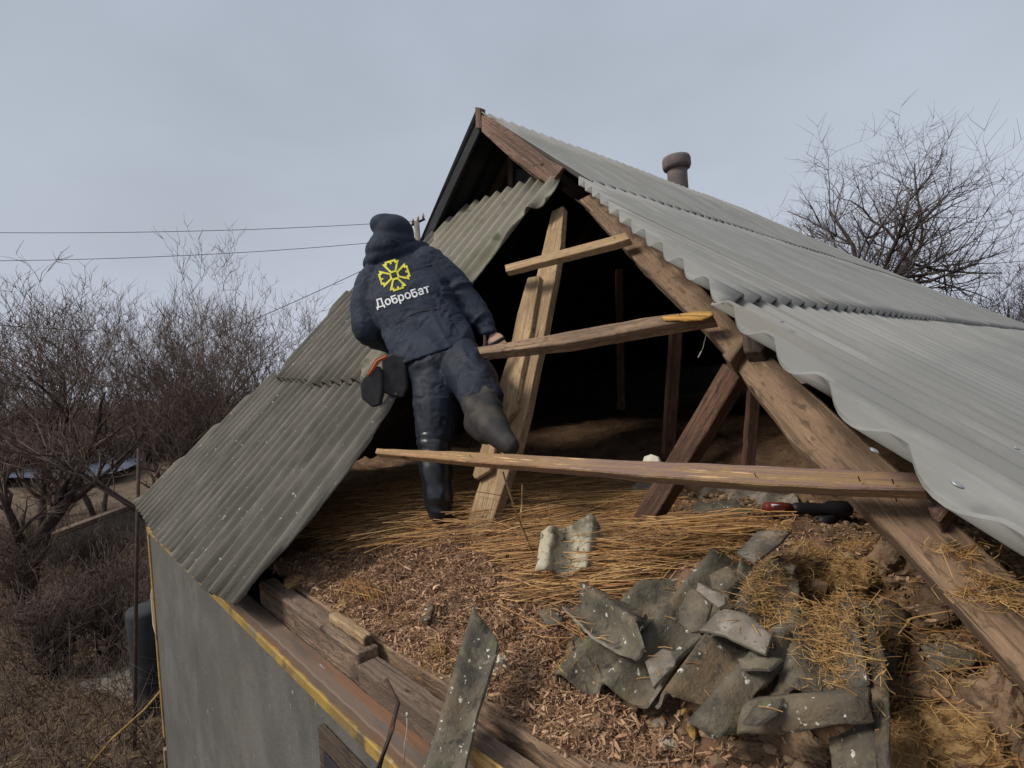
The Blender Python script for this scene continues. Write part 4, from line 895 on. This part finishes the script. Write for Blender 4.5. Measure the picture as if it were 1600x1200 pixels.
# trousers
def trou_fn(bm):
    loft(bm, [(at(680, 530, 2.56), tilt * K(54, 2.55), fwd * .11), (at(688, 560, 2.51), tilt * K(56, 2.52), fwd * .13), (at(692, 590, 2.50), (tilt + right).normalized() * K(52, 2.5), fwd * .12)])
    capsules(bm, [(hpL + right * .02 + down * .02, .118), (hpL.lerp(knL, .45) + right * .025, .116), (knL + right * .006, .090)])
    capsules(bm, [(hpR + right * .01, .11), (hpR.lerp(knR, .5) + right * .005, .112), (knR, .102), (at(751, 618, 2.16), .092), (at(752, 628, 2.10), .086)])
tm = evalmesh(bmmesh(trou_fn), .0065, 7)
def tw(p, n):
    x, y = pxof(p); k = .010 if y > 640 or x > 705 else .007
    return .005 * noise.noise(p * 7) + .004 * (ridged(p, 26, o=1) - .5) + k * (ridged(V((p.dot(down) * (1 if y > 620 else .35), p.dot(right) * .8, p.dot(fwd) * .3)), 13, o=6) - .55)
wrinkle(tm, tw); link('trousers', tm, G['trou'], per)
# boots
def bootL(bm):
    capsules(bm, [(knL.lerp(anL, .05), .079), (knL.lerp(anL, .3), .074), (knL.lerp(anL, .6), .076), (knL.lerp(anL, .85), .064), (anL, .066), (at(688, 796, 2.25), .056)])
    capsules(bm, [(at(688, 798, 2.26), .050), (at(690, 806, 2.34), .045), (at(692, 812, 2.42), .040)])
bl = evalmesh(bmmesh(bootL), .007, 5)
wrinkle(bl, lambda p, n: .007 * (ridged(V((p.dot(down), p.dot(right) * .35, p.dot(fwd) * .3)), 15, o=2) - .5) + .003 * noise.noise(p * 11))
link('boot', bl, G['boot'], per)
toe = at(797, 697, 1.79); heel = at(762, 662, 1.90)
def bootR(bm):
    capsules(bm, [(at(751, 630, 2.08), .076), (at(757, 648, 2.0), .074), (at(768, 666, 1.92), .062), (at(782, 682, 1.85), .046), (toe, .034)])
    capsules(bm, [(at(742, 662, 2.0), .046), (at(760, 676, 1.93), .046)])
br = evalmesh(bmmesh(bootR), .007, 5)
wrinkle(br, lambda p, n: .010 * (ridged(V((p.dot(down) * 1.2, p.dot(right) * .5, p.dot(fwd) * .4)), 17, o=4) - .5)); link('boot', br, G['boott'], per)
# tool pouch at the left hip
def pouch(name, pts, dep, th, m, parent):
    P_ = [at(a_, b_, dep) for a_, b_ in pts]; return prism(name, P_, back, th, m, parent, jag=.002, step=.02, bev=.008)
pch = pouch('tool_pouch', [(596, 560), (612, 552), (634, 556), (637, 605), (630, 622), (612, 620), (597, 612)], 2.42, .05, G['pouch'], per)
pouch('tool_pocket', [(561, 598), (574, 583), (590, 570), (597, 585), (598, 612), (594, 633), (580, 637), (564, 622)], 2.40, .045, G['pouch'], per)
pouch('pocket_trim', [(572, 586), (586, 562), (596, 557), (604, 553), (606, 558), (592, 566), (580, 584), (574, 590)], 2.395, .012, G['orange'], per)
# hammer in the right hand, cord with clip
tubes('cord', [[(at(738, 540, 2.5), .002), (at(758, 572, 2.49), .0018), (at(770, 592, 2.49), .0018)]], G['cable'], per, sides=6)
tubes('clip', [[(at(768, 592, 2.48), .006), (at(773, 598, 2.48), .009), (at(776, 601, 2.48), .005)]], G['logo'], per, sides=8)
hm_ = empty('hammer', at(770, 535, 2.5)); tag(hm_, 'small dark hammer held against the batten by the right hand', 'hammer')
tubes('hammer_handle', [[(at(788, 528, 2.52), .009), (at(770, 538, 2.5), .010), (at(756, 548, 2.48), .011)]], G['blk'], hm_, sides=10)
tubes('hammer_head', [[(at(757, 524, 2.48), .006), (at(759, 536, 2.475), .012), (at(757, 552, 2.47), .016), (at(756, 560, 2.47), .016)]], G['rmetal'], hm_, sides=10)
# printed emblem and lettering wrapped on the jacket back
bvh = BVHTree.FromPolygons([v.co.copy() for v in jme.vertices], [tuple(p.vertices) for p in jme.polygons])
def seam(pts, rad=.0022):
    ch = []
    for i in range(len(pts) - 1):
        for k in range(6):
            t = k / 6; x = pts[i][0] + (pts[i + 1][0] - pts[i][0]) * t; y = pts[i][1] + (pts[i + 1][1] - pts[i][1]) * t
            dd = ray(x, y).normalized(); hit, nn, _, _ = bvh.ray_cast(CAM + dd * 1.5, dd)
            if hit and (not ch or (hit - ch[-1][0]).length < .08): ch.append((hit - dd * .0005, rad))
    if len(ch) > 2: tubes('seam', [ch], G['blk'], jac, sides=5)
seam([(668, 392), (690, 425), (706, 450), (720, 480), (726, 505)]); seam([(590, 420), (580, 450), (584, 490), (598, 525)]); seam([(600, 438), (640, 424), (682, 412)], .0014)
seam([(618, 506), (650, 488), (690, 482), (722, 490)], .002)
lu = (at(672, 452, 2.6) - at(588, 478, 2.6)).normalized()          # reading direction
lv = lu.cross(back); lv = lv if lv.dot(-down) > 0 else -lv
def wrap(name, me2, origin, scale, m):
    bm = bmesh.new(); bm.from_mesh(me2)
    bmesh.ops.triangulate(bm, faces=bm.faces)
    for _ in range(3):
        le = [e_ for e_ in bm.edges if e_.calc_length() * scale > .008]
        if le: bmesh.ops.subdivide_edges(bm, edges=le, cuts=1); bmesh.ops.triangulate(bm, faces=bm.faces)
    vs = []
    for v in bm.verts:
        p = origin + lu * (v.co.x * scale) + lv * (v.co.y * scale); dd = (p - CAM).normalized()
        hit, nn, _, _ = bvh.ray_cast(CAM + dd * 1.5, dd)
        vs.append((hit - dd * .0035) if hit else p)
    for v, p in zip(bm.verts, vs): v.co = p
    bmesh.ops.recalc_face_normals(bm, faces=bm.faces)
    me3 = bpy.data.meshes.new(name); bm.to_mesh(me3); bm.free()
    o = link(name, me3, m, jac); return o
def text_mesh(t):
    c = bpy.data.curves.new('t', 'FONT'); c.body = t; c.size = 1; c.align_x = 'CENTER'; c.align_y = 'CENTER'; c.offset = .022; c.resolution_u = 3
    o = bpy.data.objects.new('t', c); col.objects.link(o); dg = bpy.context.evaluated_depsgraph_get(); dg.update()
    me2 = bpy.data.meshes.new_from_object(o.evaluated_get(dg)); bpy.data.objects.remove(o); return me2
def be_mesh():                               # the flat-topped letter of the print
    c = bpy.data.curves.new('b', 'CURVE'); c.dimensions = '2D'; c.fill_mode = 'BOTH'
    cx, cy, R1, R2 = .27, .225, .27, .135
    outl = [(0, .70), (0, cy)] + [(cx + R1 * math.cos(t), cy + R1 * math.sin(t)) for t in [math.pi + i * math.pi * 1.42 / 20 for i in range(1, 21)]] + [(.135, .455), (.135, .585), (.47, .585), (.47, .70)]
    hole = [(cx + R2 * math.cos(t), cy + R2 * math.sin(t)) for t in [2 * math.pi * i / 18 for i in range(18)]]
    for poly in (outl, hole):
        s_ = c.splines.new('POLY'); s_.points.add(len(poly) - 1); s_.use_cyclic_u = True
        for i, (x, y) in enumerate(poly): s_.points[i].co = (x, y, 0, 1)
    o = bpy.data.objects.new('b', c); col.objects.link(o); dg = bpy.context.evaluated_depsgraph_get(); dg.update()
    me2 = bpy.data.meshes.new_from_object(o.evaluated_get(dg)); bpy.data.objects.remove(o); return me2
tb = bmesh.new(); xcur = 0.
for ch_ in 'Добробат':
    me2 = be_mesh() if ch_ == 'б' else text_mesh(ch_)
    if ch_ != 'б':
        ys_ = [v.co.y for v in me2.vertices]; lowd = {'Д': .12, 'р': .2}.get(ch_, 0)
        y0_ = min(ys_); 
        for v in me2.vertices: v.co.y += -y0_ - lowd
    x0_, x1_ = min(v.co.x for v in me2.vertices), max(v.co.x for v in me2.vertices)
    for v in me2.vertices: v.co.x += xcur - x0_; v.co.y -= .25
    xcur += x1_ - x0_ + .07; tb.from_mesh(me2)
for v in tb.verts: v.co.x -= xcur / 2
tme = bpy.data.meshes.new('t'); tb.to_mesh(tme); tb.free()
wdt = max(v.co.x for v in tme.vertices) - min(v.co.x for v in tme.vertices)
wrap('lettering', tme, at(630, 465, 2.62), K(88, 2.62) / wdt, G['white'])
def emblem_mesh():
    outer = [(-34, 34), (-106, 164), (-69, 164), (-69, 187), (71, 187), (71, 164), (108, 164), (34, 34)]
    inner = [(-21, 57), (-64, 141), (-47, 141), (-47, 164), (-11, 164), (-11, 141), (12, 141), (12, 164), (48, 164), (48, 141), (67, 141), (23, 57)]
    c = bpy.data.curves.new('e', 'CURVE'); c.dimensions = '2D'; c.fill_mode = 'BOTH'
    for k in range(4):
        a = k * math.pi / 2
        for poly in (outer, inner):
            s_ = c.splines.new('POLY'); s_.points.add(len(poly) - 1); s_.use_cyclic_u = True
            for i, (x, y) in enumerate(poly):
                x, y = x / 187., y / 187.; s_.points[i].co = (x * math.cos(a) - y * math.sin(a), x * math.sin(a) + y * math.cos(a), 0, 1)
    o = bpy.data.objects.new('e', c); col.objects.link(o); dg = bpy.context.evaluated_depsgraph_get(); dg.update()
    me2 = bpy.data.meshes.new_from_object(o.evaluated_get(dg)); bpy.data.objects.remove(o); return me2
wrap('emblem', emblem_mesh(), at(616, 430, 2.62), K(24, 2.62), G['logo'])

# ------------------------------------------------------------------ left side: cables, barrel, slab, low wall, pole
tag(tubes('cable', [[(at(238, 818, 5.05), .010), (at(243, 870, 5.0), .010), (at(237, 930, 4.95), .010), (at(240, 975, 4.9), .010), (at(254, 1030, 4.7), .010), (at(268, 1090, 4.5), .010), (at(284, 1150, 4.3), .010), (at(286, 1210, 4.2), .010)]], G['cable'], sides=6), 'pale cable hanging down beside the yellow corner trim', 'cable')
tag(tubes('cable', [[(at(258, 1072, 4.6), .012), (at(225, 1110, 4.7), .012), (at(175, 1155, 4.8), .012), (at(138, 1200, 4.8), .012)]], G['yellow'], sides=6), 'yellowish cable stretched diagonally from the wall corner to the ground', 'cable')
tag(tubes('steel_pole', [[(at(217, 700, 5.4), .018), (at(213, 900, 5.3), .018), (at(211, 1080, 5.2), .018), (at(210, 1290, 5.1), .018)]], G['rmetal'], sides=8), 'thin dark steel pole standing left of the house corner', 'pole')
jb = empty('junction_box', at(266, 1045, 4.95)); tag(jb, 'yellowed junction box on the house corner where the cables meet', 'junction box')
c = at(266, 1050, 4.95); boxm('box_body', c - V((.08, .04, .17)), c + V((.08, .02, .17)), G['yellow'], jb, .01); boxm('box_lid', c + V((-.07, -.055, .02)), c + V((.07, -.042, .14)), G['plaster'], jb, .006)
bar = at(236, 1010, 5.9)
tag(lathe('drain_barrel', [(.001, 1.05), (.2, 1.05), (.215, 1.0), (.20, .6), (.19, 0.), (.19, -1.2)], G['felt'], V((bar.x, bar.y, bar.z - .6)), None), 'dark blue barrel standing behind the house corner', 'barrel')
sl = at(170, 1105, 6.2)
tag(boxm('concrete_slab', sl - V((.9, .5, .12)), sl + V((.7, .5, .05)), G['concrete'], None, .02), 'pale concrete slab beside the house corner', 'concrete slab')
# low retaining wall further back
w0, w1 = at(60, 868, 11), at(236, 800, 12.5)
n_ = V((w1.y - w0.y, w0.x - w1.x, 0)).normalized()
lw = empty('low_wall', (w0 + w1) / 2 - Z * .5); tag(lw, 'low weathered concrete wall behind the yard, half hidden by bushes', 'low wall')
prism('wall_face', [w0 + Z * .22, w1 + Z * .22, w1 - Z * .75, w0 - Z * .75], n_, .25, G['concrete'], lw, jag=.03, step=.3)
prism('coping', [w0 + Z * .33, w1 + Z * .33, w1 + Z * .235, w0 + Z * .235], n_ , .34, G['woodg'], lw, jag=.01, step=.3)

# ------------------------------------------------------------------ trees
def make_tree(name, base, H, seed, label, m_tr='bark', m_cr='twig', trunks=1, spread=.6, r0=.12, dens=1., lean=V((0, 0, 0)), up=.25, first=.25, depth=5, group=None, wob=.22, minr=.005):
    r = random.Random(seed); thick, thin = [], []
    def grow(p, d, L_, rad, lv):
        seg = 6 if lv < 2 else 4 if lv < 4 else 3; pts = [(p.copy(), rad)]; q = p.copy(); dd = d.copy(); kids = []
        for i in range(seg):
            t = (i + 1) / seg
            dd = (dd + V((r.gauss(0, wob), r.gauss(0, wob), r.gauss(0, wob) * .6 + up * .35))).normalized()
            q = q + dd * (L_ / seg); rr = rad * (1 - .62 * t); pts.append((q.copy(), rr))
            if (lv > 0 or t > first): kids.append((q.copy(), dd.copy(), rr, t))
        (thick if lv <= 1 else thin).append((pts, lv))
        if lv >= depth: return
        nk = {0: 9, 1: 7, 2: 6, 3: 4, 4: 2}.get(lv, 3)
        nk = max(2, int(nk * dens + r.random()))
        for k in range(nk):
            q, dd, rr, t = kids[min(len(kids) - 1, int(r.random() ** .8 * len(kids)))]
            a = V((r.gauss(0, 1), r.gauss(0, 1), r.gauss(0, .5))); a = (a - dd * a.dot(dd)).normalized()
            nd_ = (dd * (1 - spread * .5) + a * spread * r.uniform(.7, 1.3) + Z * .12).normalized()
            grow(q, nd_, L_ * r.uniform(.42, .74), max(rr * r.uniform(.55, .8), minr), lv + 1)
    for k in range(trunks):
        d = V((r.gauss(0, .28 if trunks > 1 else .04), r.gauss(0, .28 if trunks > 1 else .04), 1)) + lean
        grow(base + V((r.uniform(-.15, .15), r.uniform(-.15, .15), 0)) * (trunks > 1), d.normalized(), H * r.uniform(.5, .62), r0 * (1 if trunks == 1 else r.uniform(.55, .9)), 0)
    root = empty(name, base); tag(root, label, 'tree', group)
    tubes('trunk', [c_ for c_, l_ in thick], G[m_tr], root, sides=7, loc=base)
    tubes('crown', [c_ for c_, l_ in thin], G[m_cr], root, sides=3, loc=base)
    return root
def gb(px_, dep): p = at(px_, 700, dep); return V((p.x, p.y, gz(p.x, p.y) - .1))
LT = 'bare fruit trees and bushes left of the house'
make_tree('fruit_tree', gb(232, 9.5), 5.1, 11, 'bare fruit tree with a dark forked trunk just left of the roof corner', spread=.66, r0=.13, dens=1.0, up=.34, first=.35, group=LT)
make_tree('fruit_tree', gb(150, 13), 5.6, 12, 'bushy bare tree behind and left of the forked fruit tree', trunks=3, spread=.6, r0=.10, up=.45, dens=.8, group=LT)
make_tree('fruit_tree', gb(8, 9.5), 5.0, 113, 'bare tree at the left edge of the picture with open upper branches', spread=.6, r0=.17, dens=.9, up=.3, first=.3, group=LT)
make_tree('fruit_tree', gb(330, 12), 5.2, 14, 'bare many stemmed tree right of the forked fruit tree', trunks=3, spread=.58, r0=.08, up=.5, dens=.75, group=LT)
make_tree('fruit_tree', gb(430, 15), 5.6, 15, 'reddish bare tree just above the left edge of the hip sheets', trunks=3, spread=.6, r0=.09, up=.42, dens=.72, group=LT)
make_tree('fruit_tree', gb(500, 19), 5.4, 16, 'bare bush furthest right of the row, beside the jacket', trunks=3, spread=.6, r0=.09, up=.4, dens=.8, group=LT)
make_tree('fruit_tree', gb(-60, 12), 5.6, 17, 'bare tree mostly outside the left edge, only its right twigs visible', spread=.6, r0=.12, up=.4, group=LT)
make_tree('fruit_tree', gb(80, 17), 5.5, 18, 'thin bare tree in front of the pond', trunks=2, spread=.55, r0=.09, up=.4, dens=.8, group=LT)
make_tree('fruit_tree', gb(260, 18), 6.2, 19, 'taller bare tree behind the forked fruit tree', trunks=2, spread=.55, r0=.1, up=.45, dens=.72, group=LT)
BG = 'low bare bushes on the bank'
for i, (a_, d_, h_, lb) in enumerate(((150, 7.4, 1.5, 'tangled bush in the yard left of the steel pole'), (60, 7.0, 1.3, 'tangled brown bush at the lower left edge'), (30, 9.6, 1.7, 'brown bush at the left edge below the pond'), (150, 10.5, 1.2, 'reddish bush beyond the low wall'), (300, 10.5, 2.1, 'bush just above the lower left roof corner'), (365, 13, 2.5, 'bush along the left edge of the hip sheets'), (90, 17, 1.8, 'bush between the pond and the low wall'))):
    make_tree('bush', gb(a_, d_), h_, 40 + i, lb, trunks=9, spread=.6, r0=.03, up=.3, dens=.8, depth=3, first=.1, group=BG)
RG = 'bare trees behind the roof'
def gp(px_, d, z): p = at(px_, 600, d); return V((p.x, p.y, z))
make_tree('bare_tree', gp(1318, 17, 1.8), 9.4, 225, 'broad bare tree rising behind the ridge at the upper right', m_cr='twigg', spread=.80, r0=.22, dens=1.05, up=.16, first=.40, group=RG, wob=.17, minr=.0055, depth=4)
make_tree('bare_tree', gp(1290, 19, 2.0), 7.6, 25, 'thinner bare tree left of the broad one behind the ridge', m_cr='twigg', trunks=2, spread=.6, r0=.13, dens=.95, up=.3, first=.3, group=RG, wob=.2, minr=.0055, depth=4)
make_tree('bare_tree', gp(1590, 17, .5), 4.6, 26, 'dense low bare tree at the right edge above the roof end', m_cr='twigg', trunks=3, spread=.6, r0=.12, dens=1.0, up=.35, group=RG, minr=.006, depth=4)
# far wood and undergrowth: uncountable twigs
def brush(name, label, n, region, h0, h1, rad, m, seed, cat):
    r = random.Random(seed); ch = []
    for i in range(n):
        x, y = region(r); b0 = V((x, y, gz(x, y))); h = r.uniform(h0, h1); d = V((r.gauss(0, .35), r.gauss(0, .35), 1)).normalized()
        p1 = b0 + d * h * .5; p2 = p1 + (d + V((r.gauss(0, .3), r.gauss(0, .3), 0))).normalized() * h * .5
        ch.append([(b0, rad), (p1, rad * .8), (p2, rad * .35)])
        for k in range(3):
            s0 = b0.lerp(p2, r.uniform(.3, .9)); e_ = s0 + V((r.gauss(0, .5), r.gauss(0, .5), r.uniform(.1, .8))).normalized() * h * r.uniform(.2, .45); ch.append([(s0, rad * .5), (e_, rad * .25)])
    o = tubes(name, ch, G[m], None, sides=3); tag(o, label, cat, kind='stuff')
def reg_far(r):
    a = r.uniform(-.62, .2); d = r.uniform(38, 60); q = (fwd + right * a * 1.6).normalized(); return CAM.x + q.x * d, CAM.y + q.y * d
brush('distant_wood', 'distant leafless wood along the horizon behind the fruit trees', 6500, reg_far, 2.4, 4.6, .035, 'twig', 71, 'wood')
def reg_near(r): return r.uniform(-19, -5.4), r.uniform(-2.2, 8)
brush('undergrowth', 'brown winter undergrowth covering the bank and yard', 7500, reg_near, .15, .9, .005, 'twig', 72, 'undergrowth')
# dead grass
dg_ = Bag(); r = random.Random(33)
for i in range(26000):
    x, y = r.uniform(-16, -5.3), r.uniform(-2.2, 6)
    p = V((x, y, gz(x, y))); d = V((r.gauss(0, .8), r.gauss(0, .8), r.uniform(.1, .7))).normalized(); L_ = r.uniform(.05, .22); dg_.stalk([p, p + d * L_], r.uniform(.003, .007))
tag(dg_.done('dead_grass', litmat('dead_grass_blades', [(.12, .075, .045), (.21, .14, .08), (.15, .095, .055), (.30, .22, .13), (.07, .048, .034)])), 'dead grass and leaves covering the yard left of the house', 'dead grass', kind='stuff')

# ------------------------------------------------------------------ power line
WG = 'power lines crossing the sky at the left'
def wire(a, b, da, db, sag, label, rad=.012):
    A, B = at(*a, da), at(*b, db); n = 24
    tag(tubes('power_line', [[(A.lerp(B, i / n) - Z * sag * 4 * (i / n) * (1 - i / n), rad) for i in range(n + 1)]], G['wire'], None, sides=5), label, 'power line', WG)
wire((-60, 363), (656, 345), 19, 22, .18, 'topmost power line running from the left edge to the head of the person')
wire((-60, 408), (656, 372), 19, 22, .22, 'second power line, crossing just above the fruit trees')
wire((300, 540), (652, 380), 17, 22, .1, 'slanting power line meeting the jacket from the lower left')
wire((-60, 503), (150, 517), 14, 15, .03, 'lowest power line at the left edge among the twigs')
up_ = empty('utility_pole', V((at(655, 400, 22).x, at(655, 400, 22).y, 0))); tag(up_, 'concrete utility pole with a crossarm peeking over the roof beside the hood', 'utility pole')
b0 = V((at(655, 400, 22).x, at(655, 400, 22).y, 0)); tp = at(655, 346, 22)
tubes('pole_shaft', [[(b0, .16), (V((b0.x, b0.y, tp.z)), .11)]], G['concrete'], up_, sides=10)
tubes('crossarm', [[(at(643, 352, 22), .05), (at(664, 342, 22), .05)]], G['rmetal'], up_, sides=6)
for a_, b_ in ((645, 349), (653, 345), (661, 341)): tubes('insulator', [[(at(a_, b_, 22), .05), (at(a_, b_ - 5, 22), .06), (at(a_, b_ - 8, 22), .03)]], G['plaster'], up_, sides=8)
